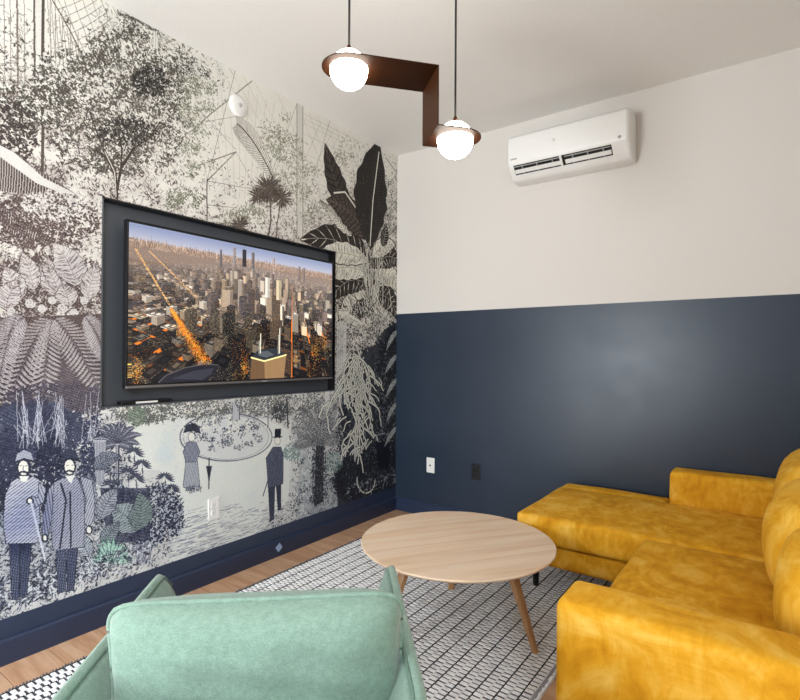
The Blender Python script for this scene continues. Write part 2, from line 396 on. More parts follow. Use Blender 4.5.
    # soft green-grey crowns further right
    for c in ((196, 90, 18, 36, 16), (200, 150, 16, 30, 12), (186, 200, 16, 14, 10), (275, 130, 10, 22, 8), (288, 150, 14, 40, 20), (310, 195, 12, 34, 14), (345, 160, 12, 22, 8), (355, 190, 16, 14, 6), (240, 215, 26, 10, 12)):
        tree_crown(*c[:4], c[4], hexc(132, 132, 118))
    # palm frond and yucca
    frond(((236, 123), (254, 136), (273, 178)), .085, 34, hexc(94, 86, 80), .9, .12, 1.4, -.5)
    for cx, cy, r, n in ((268, 190, 19, 150), (282, 198, 14, 90), (258, 196, 12, 70), (240, 226, 13, 60)):
        a = RNG.random(n) * 6.283; L = r * RNG.uniform(.55, 1, n)
        A.strokes(np.repeat([M1(cx, cy)], n, 0), M(np.stack([cx + L * np.cos(a), cy + L * np.sin(a)], 1)), RNG.normal(0, .1, n), 1.1, hexc(88, 80, 74) + RNG.uniform(-.08, .12, (n, 1)))
    A.pline(M([(270, 200), (271, 220), (268, 238)]), 2.0, hexc(100, 92, 86)); A.pline(M([(281, 202), (277, 224), (276, 240)]), 1.6, hexc(110, 102, 94))
    # ---- banana plant in the corner -------------------------------------------
    dkb = hexc(44, 36, 34); pal = hexc(212, 210, 198)
    blob(362, 280, 36, 34, 1500, 4, 12, 1.3, hexc(70, 60, 56), .06); blob(362, 280, 36, 34, 300, 4, 10, .9, hexc(206, 203, 192), .04)
    low = (((372, 300), (352, 292), (338, 322), .09, 1), ((374, 296), (392, 290), (398, 322), .10, 0), ((372, 286), (344, 268), (330, 304), .10, 0), ((374, 280), (390, 262), (399, 296), .11, 1), ((371, 276), (340, 256), (316, 282), .10, 1),
           ((373, 268), (392, 244), (400, 270), .10, 0), ((370, 262), (344, 232), (300, 240), .13, 0), ((369, 262), (340, 246), (314, 258), .09, 1), ((372, 258), (384, 240), (396, 246), .08, 1), ((372, 310), (360, 300), (350, 326), .07, 0))
    for p0, p1, p2, w_, pal_on in low:          # broad tattered leaves, pale with inked shade or dark with pale veins
        if pal_on: leaf([p0, p1, p2], w_ * 1.15, pal, dkb, 9, hexc(120, 112, 102), .8, .85, .5, 1.0, 1.0, dkb)
        else: leaf([p0, p1, p2], w_ * 1.15, hexc(52, 43, 39), dkb, 9, hexc(206, 203, 192), 1.1, .85, .5, 1.0, 1.0)
    leaf([(352, 236), (336, 218), (320, 200)], .06, pal, dkb, 18, hexc(100, 90, 84), .8, hatch=dkb)
    leaf([(350, 222), (334, 182), (325, 143)], .125, dkb, black, 26, hexc(120, 112, 102), .8, .8)
    leaf([(370, 240), (352, 206), (326, 200)], .15, hexc(62, 52, 48), dkb, 24, hexc(130, 120, 110), .8, .8)
    A.pline(M([(370, 234), (356, 208), (345, 192), (334, 193)]), 2.6, pal)
    leaf([(371, 250), (367, 204), (379, 140)], .24, hexc(36, 31, 29), black, 40, hexc(86, 80, 70), .8, 1.05, .3)
    A.pline(M([(370, 246), (373, 200), (379, 152)]), 2.0, pal)
    for k in range(26):
        P = M1(372 + RNG.normal(0, 10), RNG.uniform(165, 235)); A.strokes(P, P + RNG.normal(0, 8, 2), .1, .9, hexc(120, 116, 100))
    leaf([(382, 246), (386, 236), (386, 222)], .06, dkb, black, 10, pal, .8)
    for k in range(16):                      # stalks
        q0_, q1_, b_ = M1(371 + RNG.normal(0, 4), 320), M1(360 + k * 1.7, RNG.uniform(238, 272)), RNG.normal(0, .05); A.strokes(q0_, q1_, b_, 3.2, dkb); A.strokes(q0_, q1_, b_, 2.0, pal)
    for k in range(30):
        A.strokes(M1(RNG.uniform(352, 392), 322), M1(RNG.uniform(345, 396), RNG.uniform(278, 300)), RNG.normal(0, .06), 1.2, [pal, dkb][k % 2])
    # ---- striped banana leaves on the left -------------------------------------
    def banana_edge(top, low, n):
        tp, lw = M(top), M(low); t = np.linspace(0, 1, 40)
        q = lambda a: ((1 - t) ** 2)[:, None] * a[0] + (2 * t * (1 - t))[:, None] * a[1] + (t * t)[:, None] * a[2]
        a, b = q(tp), q(lw); A.poly(np.concatenate([a, b[::-1]]), hexc(92, 80, 78))
        k = np.linspace(0, 1, n); ia = np.stack([np.interp(k, t, a[:, i]) for i in (0, 1)], 1); ib = np.stack([np.interp(np.clip(k - .015, 0, 1), t, b[:, i]) for i in (0, 1)], 1)
        A.strokes(ia, ib, .03, .55, hexc(206, 203, 196), False); return a
    a = banana_edge([(-12, 152), (24, 158), (80, 198)], [(-12, 190), (24, 194), (80, 199)], 34)
    A.poly(M([(-12, 140), (0, 145), (14, 152), (30, 166), (44, 178), (80, 196), (58, 192), (36, 183), (18, 170), (0, 157), (-12, 154)]), hexc(204, 201, 195))
    A.pline(M([(-12, 140), (0, 145), (14, 152), (30, 165), (50, 178), (80, 197)]), .9, brown)
    banana_edge([(-12, 196), (20, 216), (56, 242)], [(-12, 234), (16, 236), (54, 246)], 30)
    leaf([(-8, 226), (2, 232), (11, 240)], .03, hexc(220, 217, 210), brown, 0)
    blob(40, 222, 60, 26, 900, 4, 11, 1.2, hexc(96, 84, 82), .06); blob(60, 205, 40, 14, 300, 4, 9, 1.0, hexc(200, 196, 190), .04); blob(50, 285, 62, 30, 1300, 4, 12, 1.3, hexc(100, 88, 86), .06); blob(50, 285, 62, 30, 260, 4, 9, .9, hexc(196, 192, 186), .04)
    # pale leaves with scrolls beneath
    pl = hexc(192, 188, 184)
    for ax, w in ((((58, 296), (50, 275), (46, 256)), .055), (((60, 293), (50, 270), (42, 262)), .03), (((76, 286), (72, 260), (52, 243)), .07), (((34, 290), (30, 268), (22, 252)), .04), (((20, 300), (14, 280), (4, 266)), .045), (((88, 300), (90, 282), (98, 262)), .045), (((70, 306), (66, 292), (62, 284)), .05), (((6, 310), (8, 292), (18, 280)), .045)):
        leaf(ax, w * 1.15, pl, brown, 10, hexc(158, 148, 144), .6)
    for cx, cy, r in ((30, 303, 5), (42, 308, 4), (62, 308, 5), (84, 300, 4), (12, 312, 5), (74, 312, 4), (52, 300, 4)):
        t = np.linspace(0, 11, 40); A.pline(M(np.stack([cx + r * (1 - t / 13) * np.cos(t), cy + r * (1 - t / 13) * np.sin(t)], 1)), 1.5, pl)
    # ---- fern bank -------------------------------------------------------------
    fc = hexc(182, 178, 176)
    A.poly(M([(-12, 318), (104, 314), (104, 404), (80, 410), (-12, 420)]), hexc(92, 84, 88), .9)
    for k in range(260):
        P = M1(RNG.uniform(-8, 104), RNG.uniform(312, 420)); A.strokes(P, P + RNG.normal(0, 7, 2), .1, 1.3, hexc(92, 86, 92))
    for ax, l in ((((50, 318), (30, 342), (8, 402)), .085), (((52, 318), (46, 350), (42, 412)), .07), (((54, 318), (76, 338), (100, 392)), .085), (((24, 316), (8, 330), (-10, 372)), .08), (((84, 316), (98, 330), (106, 360)), .07), (((16, 316), (4, 350), (-8, 412)), .06)):
        frond(ax, l * .95, 21, fc, 1.9, .04, .9, .5); frond(ax, l * .9, 21, hexc(128, 120, 122), .5, .04, .8, .5)
    # deep shade under the ferns
    blob(60, 400, 56, 16, 700, 4, 12, 1.3, hexc(86, 82, 92), .05); blob(30, 430, 56, 26, 1700, 5, 16, 1.6, hexc(72, 76, 94), .05); blob(10, 470, 20, 40, 700, 5, 14, 1.6, hexc(56, 60, 80), .05); blob(50, 470, 14, 40, 500, 5, 14, 1.6, hexc(50, 54, 74), .05); blob(92, 450, 12, 34, 360, 5, 12, 1.4, hexc(64, 68, 88), .05)
    for k in range(60):
        x = RNG.choice([24, 60, 92, 40]); A.strokes(M1(x + RNG.normal(0, 5), RNG.uniform(390, 430)), M1(x + RNG.normal(0, 5), RNG.uniform(432, 450)), 0, .8, hexc(170, 172, 182))
    # ---- light gravel path ------------------------------------------------------
    path = hexc(206, 210, 213)
    A.poly(M([(118, 430), (150, 424), (178, 404), (200, 424), (230, 428), (262, 418), (288, 430), (292, 452), (288, 500), (262, 530), (228, 546), (170, 562), (176, 520), (160, 470), (140, 470)]), path, .93)
    for k in range(900):                        # ruled shade on the gravel
        x = RNG.uniform(168, 305); y = 500 + RNG.random() ** .6 * 58
        if y > 566 - (x - 168) * .33 + 4 or y < 505 + (235 - x) * .12: continue
        P = M1(x, y); A.strokes(P, P + np.array([RNG.uniform(8, 30), RNG.uniform(-2, 3)]), 0, .7, hexc(128, 130, 142) + RNG.uniform(-.1, .12))
    # flower bed with fountain
    t = np.linspace(0, 6.283, 60)
    A.poly(M(np.stack([226 + 44 * np.cos(t), 436 + 22 * np.sin(t)], 1)), hexc(196, 198, 198))
    for rr, w in ((1.0, 1.4), (.93, .9)): A.pline(M(np.stack([226 + 46 * rr * np.cos(t), 437 + 24 * rr * np.sin(t)], 1)), w, hexc(110, 112, 124))
    for k in range(60):
        a = RNG.random() * 6.283; r = RNG.random() ** .5; blob(226 + 40 * r * math.cos(a), 432 + 18 * r * math.sin(a), 3.4, 2.6, 9, 3, 8, 1.0, hexc(92, 96, 106), .08)
    for k in range(40): blob(226 + RNG.normal(0, 18), 426 + RNG.normal(0, 6), 3, 2, 5, 3, 7, 1.1, hexc(214, 216, 218), .02)
    A.poly(M([(233, 402), (239, 402), (240, 420), (232, 420)]), hexc(176, 178, 182)); A.pline(M([(233, 402), (232.5, 420)]), .9, hexc(96, 96, 104)); A.pline(M([(239, 402), (239.6, 420)]), 1.2, hexc(96, 96, 104))
    # shrubs and tree line under the niche
    for c in ((165, 410, 16, 8), (205, 410, 22, 8), (258, 404, 20, 8), (285, 404, 16, 10), (308, 410, 16, 12), (150, 414, 12, 6), (126, 408, 16, 6)):
        tree_crown(*c, 16, hexc(104, 106, 104))
    blob(137, 416, 9, 9, 200, 3, 9, 1.1, hexc(112, 122, 112), .06); blob(280, 412, 8, 10, 220, 3, 8, 1.2, hexc(62, 64, 72), .05)
    A.pline(M([(268, 398), (268, 428)]), 1.6, hexc(84, 84, 92)); A.pline(M([(287, 398), (288, 428)]), 2.2, hexc(70, 70, 80))
    # ---- palm, broad leaves, pot and agave ---------------------------------------
    for ang_, l in ((-2.9, 26), (-2.5, 26), (-2.2, 24), (-1.9, 22), (-1.5, 22), (-1.2, 22), (-.8, 24), (-.4, 26), (-.05, 22), (2.9, 22), (.3, 18)):
        tip = (118 + l * math.cos(ang_), 442 + l * math.sin(ang_) * 1.05 + 4); midp = (118 + l * .55 * math.cos(ang_), 442 + l * .75 * math.sin(ang_) - 2)
        leaf([(118, 444), midp, tip], .022, hexc(104, 106, 118), hexc(60, 62, 76), 0, hexc(190, 194, 200), .8, outline=.9)
    A.poly(M([(115.5, 444), (119.5, 444), (119, 500), (116, 500)]), hexc(150, 152, 160)); A.pline(M([(119, 446), (118.6, 500)]), 1.4, hexc(64, 66, 80)); A.pline(M([(116, 446), (116.4, 500)]), .9, hexc(84, 86, 98))
    A.poly(M([(94, 440), (106, 440), (104, 484), (96, 484)]), hexc(168, 170, 178)); ruled([(95, 442), (95, 484), (104, 484), (105, 442)], 9, .8, hexc(110, 112, 122))
    for cx, cy, r in ((134, 450, 11), (142, 462, 10), (128, 470, 12), (136, 476, 10), (112, 482, 12), (165, 475, 10), (160, 490, 12), (172, 486, 9)):
        for k in range(11):
            a = 3.3 + k * .32; tip = (cx + r * math.cos(a), cy + r * .8 * math.sin(a) + 5)
            A.strokes(M1(cx, cy), M1(*tip), .2 if k < 5 else -.2, 1.7, hexc(76, 80, 94))
        A.strokes(M1(cx, cy), M1(cx + 1, cy + 18), 0, 1.0, hexc(84, 86, 98))
    for c in ((160, 505, 20, 22), (172, 515, 12, 20), (148, 535, 16, 12), (120, 500, 18, 14)):
        blob(*c, 420, 4, 11, 1.3, hexc(52, 56, 76), .06); blob(*c, 110, 4, 9, 1.0, hexc(168, 174, 184), .04)
    A.poly(M([(100, 488), (150, 488), (150, 540), (108, 545)]), hexc(56, 60, 78), .75)
    for ax, w, f in ((((136, 532), (128, 512), (110, 508)), .085, hexc(142, 152, 154)), (((134, 530), (146, 512), (138, 492)), .075, hexc(120, 132, 130)), (((100, 520), (106, 500), (118, 488)), .06, hexc(150, 154, 162)), (((96, 470), (104, 456), (122, 458)), .05, hexc(126, 130, 140)),
                     (((104, 545), (110, 530), (120, 522)), .05, hexc(134, 142, 146)), (((86, 520), (84, 495), (90, 472)), .06, hexc(150, 154, 164)), (((90, 560), (84, 545), (80, 532)), .04, hexc(168, 174, 180)), (((98, 575), (90, 565), (84, 556)), .04, hexc(186, 192, 196))):
        leaf(ax, w, f, hexc(50, 54, 72), 12, hexc(64, 70, 84), .8)
    A.poly(M([(134, 545), (152, 543), (150, 562), (138, 564)]), hexc(150, 152, 162)); ruled([(134, 546), (138, 563), (150, 561), (152, 544)], 9, .8, hexc(84, 86, 100))
    for k in range(13):
        a = 3.2 + k * .255; l = RNG.uniform(18, 25)
        leaf([(113, 563), (113 + l * .55 * math.cos(a), 561 + l * .6 * math.sin(a)), (113 + l * math.cos(a), 561 + l * math.sin(a))], .015, hexc(170, 204, 190), hexc(70, 90, 90), 0, hexc(120, 150, 140), outline=.8)
    for k in range(700):                         # ground litter along the foot of the mural
        x = RNG.uniform(-6, 150); y = 612 - x * .33 - RNG.random() * 22
        P = M1(x, y); A.strokes(P, P + RNG.normal(0, 6, 2), .1, 1.2, [hexc(50, 54, 70), hexc(190, 196, 202), hexc(96, 100, 112)][k % 3])
    # ---- rocks, tree fern, trailing cactus on the right ---------------------------
    A.poly(M([(300, 455), (352, 450), (352, 500), (296, 520)]), hexc(150, 156, 160), .6)
    for k in range(150):
        x, y = RNG.uniform(290, 350), RNG.uniform(455, 515)
        if y > 520 - (x - 290) * .33: continue
        blob(x, y, 3, 3, 6, 3, 9, 1.2, [hexc(60, 66, 74), hexc(196, 202, 204)][k % 2], .05)
    blob(292, 452, 9, 9, 220, 3, 8, 1.1, hexc(120, 138, 136), .06)
    for ax in (((320, 445), (310, 425), (292, 428)), ((320, 445), (308, 432), (294, 446)), ((320, 445), (322, 420), (316, 400)), ((320, 445), (334, 422), (346, 424)), ((320, 445), (330, 432), (346, 442)), ((320, 445), (312, 418), (302, 408)), ((320, 445), (330, 416), (336, 404))):
        frond(ax, .06, 22, hexc(128, 130, 132), 1.2, .25, 1.2, .5); frond(ax, .05, 22, hexc(62, 64, 70), .7, .3, .8, .5)
    A.poly(M([(316, 446), (324, 446), (323, 502), (314, 506)]), hexc(54, 56, 64))
    blob(315, 476, 3, 30, 160, 4, 10, 1.2, hexc(60, 62, 70), .05); blob(324, 476, 3, 30, 160, 4, 10, 1.2, hexc(60, 62, 70), .05)
    for k in range(80): P = M1(RNG.uniform(315, 323), RNG.uniform(448, 504)); A.strokes(P, P + RNG.normal(0, 5, 2), 0, .8, hexc(130, 134, 138))
    A.poly(M([(344, 372), (352, 352), (372, 346), (384, 330), (397, 322), (397, 492), (372, 499), (338, 508), (336, 480), (346, 450), (340, 420)]), hexc(38, 42, 52), .78)
    for bx, by, brx, bry, bn in ((378, 470, 22, 30, 1500), (366, 430, 30, 40, 1500), (386, 400, 12, 60, 1300), (350, 480, 16, 22, 800), (392, 350, 7, 30, 500)):
        blob(bx, by, brx, bry, bn, 5, 14, 1.7, hexc(34, 38, 50), .05)
    for bx, by, brx, bry, bn in ((370, 460, 26, 34, 150), (366, 420, 30, 40, 200), (386, 390, 12, 60, 260)):
        blob(bx, by, brx, bry, bn, 4, 11, .9, hexc(150, 156, 156), .07)
    blob(340, 470, 16, 26, 360, 3, 9, 1.3, hexc(34, 38, 48), .05); blob(334, 462, 9, 10, 160, 3, 8, 1.2, hexc(126, 146, 140), .05)
    blob(352, 330, 30, 26, 700, 3, 9, 1.2, hexc(50, 48, 48), .06); blob(352, 330, 30, 26, 300, 3, 9, 1.1, hexc(204, 206, 198), .04)
    blob(388, 400, 9, 50, 240, 4, 10, 1.1, hexc(120, 126, 130), .08)
    frond([(338, 312), (348, 314), (362, 324)], .05, 16, pal, 2.0, .3, 1.2)
    A.poly(M([(337, 322), (347, 322), (346, 366), (336, 380)]), hexc(206, 206, 202), .8); ruled([(337, 324), (336, 378), (346, 366), (347, 324)], 6, .8, hexc(130, 130, 128))
    cac = hexc(214, 222, 212)
    def drip(x, y, ang_, L, w, depth):
        n = 7; pts = [(x, y)]
        for k in range(n):
            ang_ += RNG.normal(0, .2); ang_ = ang_ * .82 + 1.57 * .18
            x += L / n * math.cos(ang_); y += L / n * math.sin(ang_); pts.append((x, y))
            if depth and RNG.random() < .62: drip(x, y, ang_ + RNG.choice([-1, 1]) * RNG.uniform(.5, 1.1), L * RNG.uniform(.35, .6), w * .85, depth - 1)
        q = M(pts); A.pline(q, w + 1.0, hexc(40, 46, 50)); A.pline(q, w, cac)
    for k in range(13): drip(RNG.uniform(348, 364), RNG.uniform(348, 366), RNG.uniform(.3, 2.8), RNG.uniform(30, 52), 2.6, 1)
    for k in range(6): drip(RNG.uniform(350, 368), RNG.uniform(372, 425), RNG.uniform(1.0, 2.1), RNG.uniform(40, 58), 2.6, 1)
    for k in range(60):
        x_, y_ = RNG.normal(358, 9), RNG.uniform(365, 450); drip(x_, y_, RNG.choice([.6, 2.5]) + RNG.normal(0, .25), RNG.uniform(8, 17), 2.0, 0)
    t = np.linspace(0, 3.3, 20); A.pline(M(np.stack([366 + 9 * np.cos(t), 480 + 13 * np.sin(t)], 1)), 2.0, cac)
    t = np.linspace(0, 6.3, 24); A.pline(M(np.stack([383 + 7 * np.cos(t), 438 + 4.5 * np.sin(t)], 1)), 1.6, hexc(150, 156, 160)); A.pline(M([(383, 434), (383, 420)]), .9, hexc(150, 156, 160))
    A.poly(M([(376, 442), (390, 442), (389, 468), (378, 468)]), hexc(22, 28, 44))
    for k in range(9): leaf([(398, 330 + k * 12), (390, 338 + k * 12), (386 - k % 3, 352 + k * 12)], .03, [hexc(170, 178, 176), hexc(44, 48, 54)][k % 2], black, 5, hexc(90, 94, 96), .8)
    for k in range(160):
        x = RNG.uniform(345, 396); P = M1(x, 500 - (x - 345) * .33 - RNG.random() * 14); A.strokes(P, P + RNG.normal(0, 7, 2), .1, 1.3, [hexc(40, 44, 52), hexc(160, 168, 170)][k % 2])
    # ---- printed figures -------------------------------------------------------------
    skin = hexc(214, 214, 216); coat = hexc(128, 130, 144); ikd = hexc(42, 46, 64)
    def hatch_poly(pts, base, lines, dir_, step, w=.8):
        q = M(pts); b0 = A.a.copy(); ins = A.poly(q, base)
        if ins is None: return
        x0, y0 = np.floor(q.min(0)).astype(int); x1, y1 = np.ceil(q.max(0)).astype(int) + 1
        n = int((x1 - x0 + y1 - y0) / step) + 2
        o = np.arange(n) * step
        c, s_ = math.cos(dir_), math.sin(dir_); R_ = x1 - x0 + y1 - y0
        st = np.stack([x0 + (x1 - x0) / 2 + (o - n * step / 2) * -s_, y0 + (y1 - y0) / 2 + (o - n * step / 2) * c], 1)
        A.strokes(st - np.array([c, s_]) * R_ / 2, st + np.array([c, s_]) * R_ / 2, .01, w, lines, False)
        keep = np.zeros(A.a.shape[:2], bool); xx0, yy0 = max(x0, 0), max(y0, 0)
        keep[yy0:yy0 + ins.shape[0], xx0:xx0 + ins.shape[1]] = ins
        A.a[~keep] = b0[~keep]
        A.pline(np.concatenate([q, q[:1]]), .8, ikd)
    def oval(cx, cy, rx, ry, col, w=1.0):
        t = np.linspace(0, 6.283, 24)[:-1]; q = M(np.stack([cx + rx * np.cos(t), cy + ry * np.sin(t)], 1)); A.poly(q, col); A.pline(np.concatenate([q, q[:1]]), w, ikd)
    hatch_poly([(9, 540), (20, 542), (19, 598), (12, 600)], hexc(86, 92, 112), ikd, 1.5, 4); hatch_poly([(20, 542), (32, 540), (27, 594), (20, 597)], hexc(78, 84, 104), ikd, 1.5, 4)
    hatch_poly([(17, 478), (11, 482), (5, 496), (3, 524), (6, 544), (38, 543), (40, 520), (39, 500), (45, 492), (43, 482), (33, 476), (26, 480)], hexc(176, 178, 188), hexc(84, 88, 106), .6, 5)
    hatch_poly([(39, 482), (46, 488), (44, 502), (35, 508), (28, 502), (32, 496), (38, 498)], hexc(168, 170, 180), hexc(84, 88, 104), 1.9, 5)
    oval(30, 501, 3.2, 3, skin); A.strokes(M1(31, 502), M1(45, 560), 0, 1.4, hexc(190, 192, 200), False)
    oval(23.5, 468, 6, 8, skin); A.poly(M([(15, 463), (17, 454), (24, 450), (31, 453), (34, 461), (26, 459)]), hexc(150, 152, 164)); A.pline(M([(14, 463), (24, 459), (35, 462)]), 1.4, ikd)
    A.pline(M([(19, 473), (23, 471.5), (28, 473)]), 1.6, ikd); A.strokes(M([(20, 466), (25.5, 466)]), M([(22, 465.6), (27.5, 465.6)]), 0, 1.0, ikd); A.strokes(M1(23.6, 466), M1(23, 470), 0, .8, ikd)
    A.poly(M([(19, 476), (29, 476), (26, 482), (21, 481)]), hexc(210, 212, 218))
    hatch_poly([(56, 548), (66, 550), (66, 590), (58, 594)], hexc(92, 98, 116), ikd, 1.5, 4); hatch_poly([(67, 549), (78, 547), (74, 590), (67, 592)], hexc(84, 90, 110), ikd, 1.5, 4)
    hatch_poly([(62, 478), (52, 484), (49, 500), (51, 530), (53, 551), (84, 547), (85, 520), (84, 495), (78, 478)], hexc(158, 160, 172), hexc(70, 74, 92), .7, 4.6)
    hatch_poly([(80, 476), (92, 480), (95, 500), (94, 520), (88, 528), (84, 522), (86, 500)], hexc(166, 168, 178), hexc(74, 78, 96), 1.2, 5); hatch_poly([(54, 482), (48, 490), (43, 515), (42, 535), (48, 538), (52, 515)], hexc(150, 152, 166), hexc(70, 74, 92), 1.7, 5)
    oval(89, 530, 3, 4, skin); oval(45, 538, 2.6, 3.4, skin); A.pline(M([(61, 484), (66, 500), (60, 548)]), 1.4, ikd); A.pline(M([(70, 492), (71, 547)]), 1.0, ikd)
    oval(69.5, 467, 5.8, 8, skin); A.poly(M([(61, 462), (63, 452), (69, 448), (76, 451), (79, 460), (70, 457)]), hexc(64, 68, 86)); A.pline(M([(60, 462), (70, 458), (80, 461)]), 1.6, ikd)
    A.pline(M([(65, 472), (69, 470.6), (74, 472)]), 1.7, ikd); A.strokes(M([(66.5, 465.5), (71.5, 465.5)]), M([(68.4, 465), (73.4, 465)]), 0, 1.0, ikd); A.poly(M([(65, 476), (75, 475), (71, 484)]), hexc(206, 208, 216))
    # lady with parasol
    hatch_poly([(186, 452), (196, 450), (198, 466), (200, 486), (192, 490), (183, 487), (185, 468)], hexc(168, 172, 180), hexc(80, 84, 98), 1.4, 4); hatch_poly([(187, 442), (196, 442), (200, 452), (196, 462), (186, 462), (183, 452)], hexc(140, 144, 156), hexc(60, 64, 80), .8, 4)
    oval(191.5, 437, 3.4, 4.6, skin, .8); A.poly(M([(183, 433), (186, 426), (193, 423), (199, 427), (201, 434), (193, 431)]), hexc(62, 66, 80)); blob(192, 427, 7, 4, 40, 3, 7, 1.0, hexc(50, 54, 68), .05)
    blob(193, 489, 9, 2.5, 60, 3, 9, 1.0, hexc(96, 100, 112), .05)
    A.poly(M([(206, 466), (212, 466), (210, 477), (209, 487), (208, 477)]), hexc(60, 64, 80)); A.pline(M([(209, 458), (209, 489)]), 1.0, ikd)
    # gentleman in a top hat
    hatch_poly([(268, 484), (275, 484), (274, 518), (270, 522)], hexc(70, 74, 90), ikd, 1.5, 3); hatch_poly([(276, 484), (281, 482), (281, 508), (278, 511)], hexc(66, 70, 86), ikd, 1.5, 3); A.pline(M([(269, 521), (274, 519)]), 1.6, ikd); A.pline(M([(278, 510), (283, 509)]), 1.6, ikd)
    hatch_poly([(273, 447), (281, 447), (283.5, 455), (283, 484), (268, 488), (267, 470), (266, 458)], hexc(98, 102, 118), hexc(44, 48, 66), 1.2, 3.4)
    oval(277.5, 441, 2.8, 4, skin, .8); A.poly(M([(274.6, 437), (275, 429), (281, 428.6), (280.8, 437)]), hexc(40, 44, 58)); A.pline(M([(273.4, 437.4), (282, 437)]), 1.4, ikd)
    A.strokes(M1(268, 480), M1(263, 496), 0, 1.0, ikd, False)
    # even out the weight of ink so that each part of the sheet carries the coverage it was measured to have
    def boxblur(q, r):
        for ax_ in (0, 1):
            c_ = np.cumsum(np.pad(q, [(r + 1, r) if k == ax_ else (0, 0) for k in (0, 1)], mode='edge'), ax_)
            q = (np.take(c_, range(2 * r + 1, c_.shape[ax_]), ax_) - np.take(c_, range(0, c_.shape[ax_] - 2 * r - 1), ax_)) / (2 * r + 1)
        return q
    tone_f = np.full((MH, MW), .5); tone_f[:th_, :tw_] = tone[:MH, :MW]
    lum = A.a.mean(-1); mean = boxblur(lum, 34); pl_ = paper.mean()
    gain_ = np.clip((pl_ - (pl_ * (1 - tone_f) + .30 * tone_f)) / np.maximum(pl_ - mean, .03), 1.0, 2.0); gain_ = boxblur(gain_, 10)[..., None]
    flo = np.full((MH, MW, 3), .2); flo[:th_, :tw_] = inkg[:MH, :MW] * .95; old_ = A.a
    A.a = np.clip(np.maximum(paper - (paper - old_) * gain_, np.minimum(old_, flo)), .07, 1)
    X_, Y_ = np.meshgrid(np.arange(MW), np.arange(MH))
    ph = (X_ * .45 + Y_ * .9) * 1.25 + vnoise(MH, MW, 60, 21) * 22
    s1 = np.where(np.sin(ph) > .35, 1.0, 0.0); ph2 = (X_ * .9 - Y_ * .5) * 1.3 + vnoise(MH, MW, 50, 22) * 20; s2 = np.where(np.sin(ph2) > .5, 1.0, 0.0)
    Lm = A.a.mean(-1); midm = np.clip(1 - np.abs(Lm - .42) / .34, 0, 1)
    out = A.a + (.10 * midm * s1 - .10 * midm * s2)[..., None]
    out = out + .09 * np.sin(np.clip((out - .5) * 2, -1, 1) * np.pi) * .5
    g = vnoise(MH, MW, 1.8, 9)[..., None] * .12 - .06
    return np.clip(out + g * (1.2 - Lm[..., None]), 0, paper * 1.03)

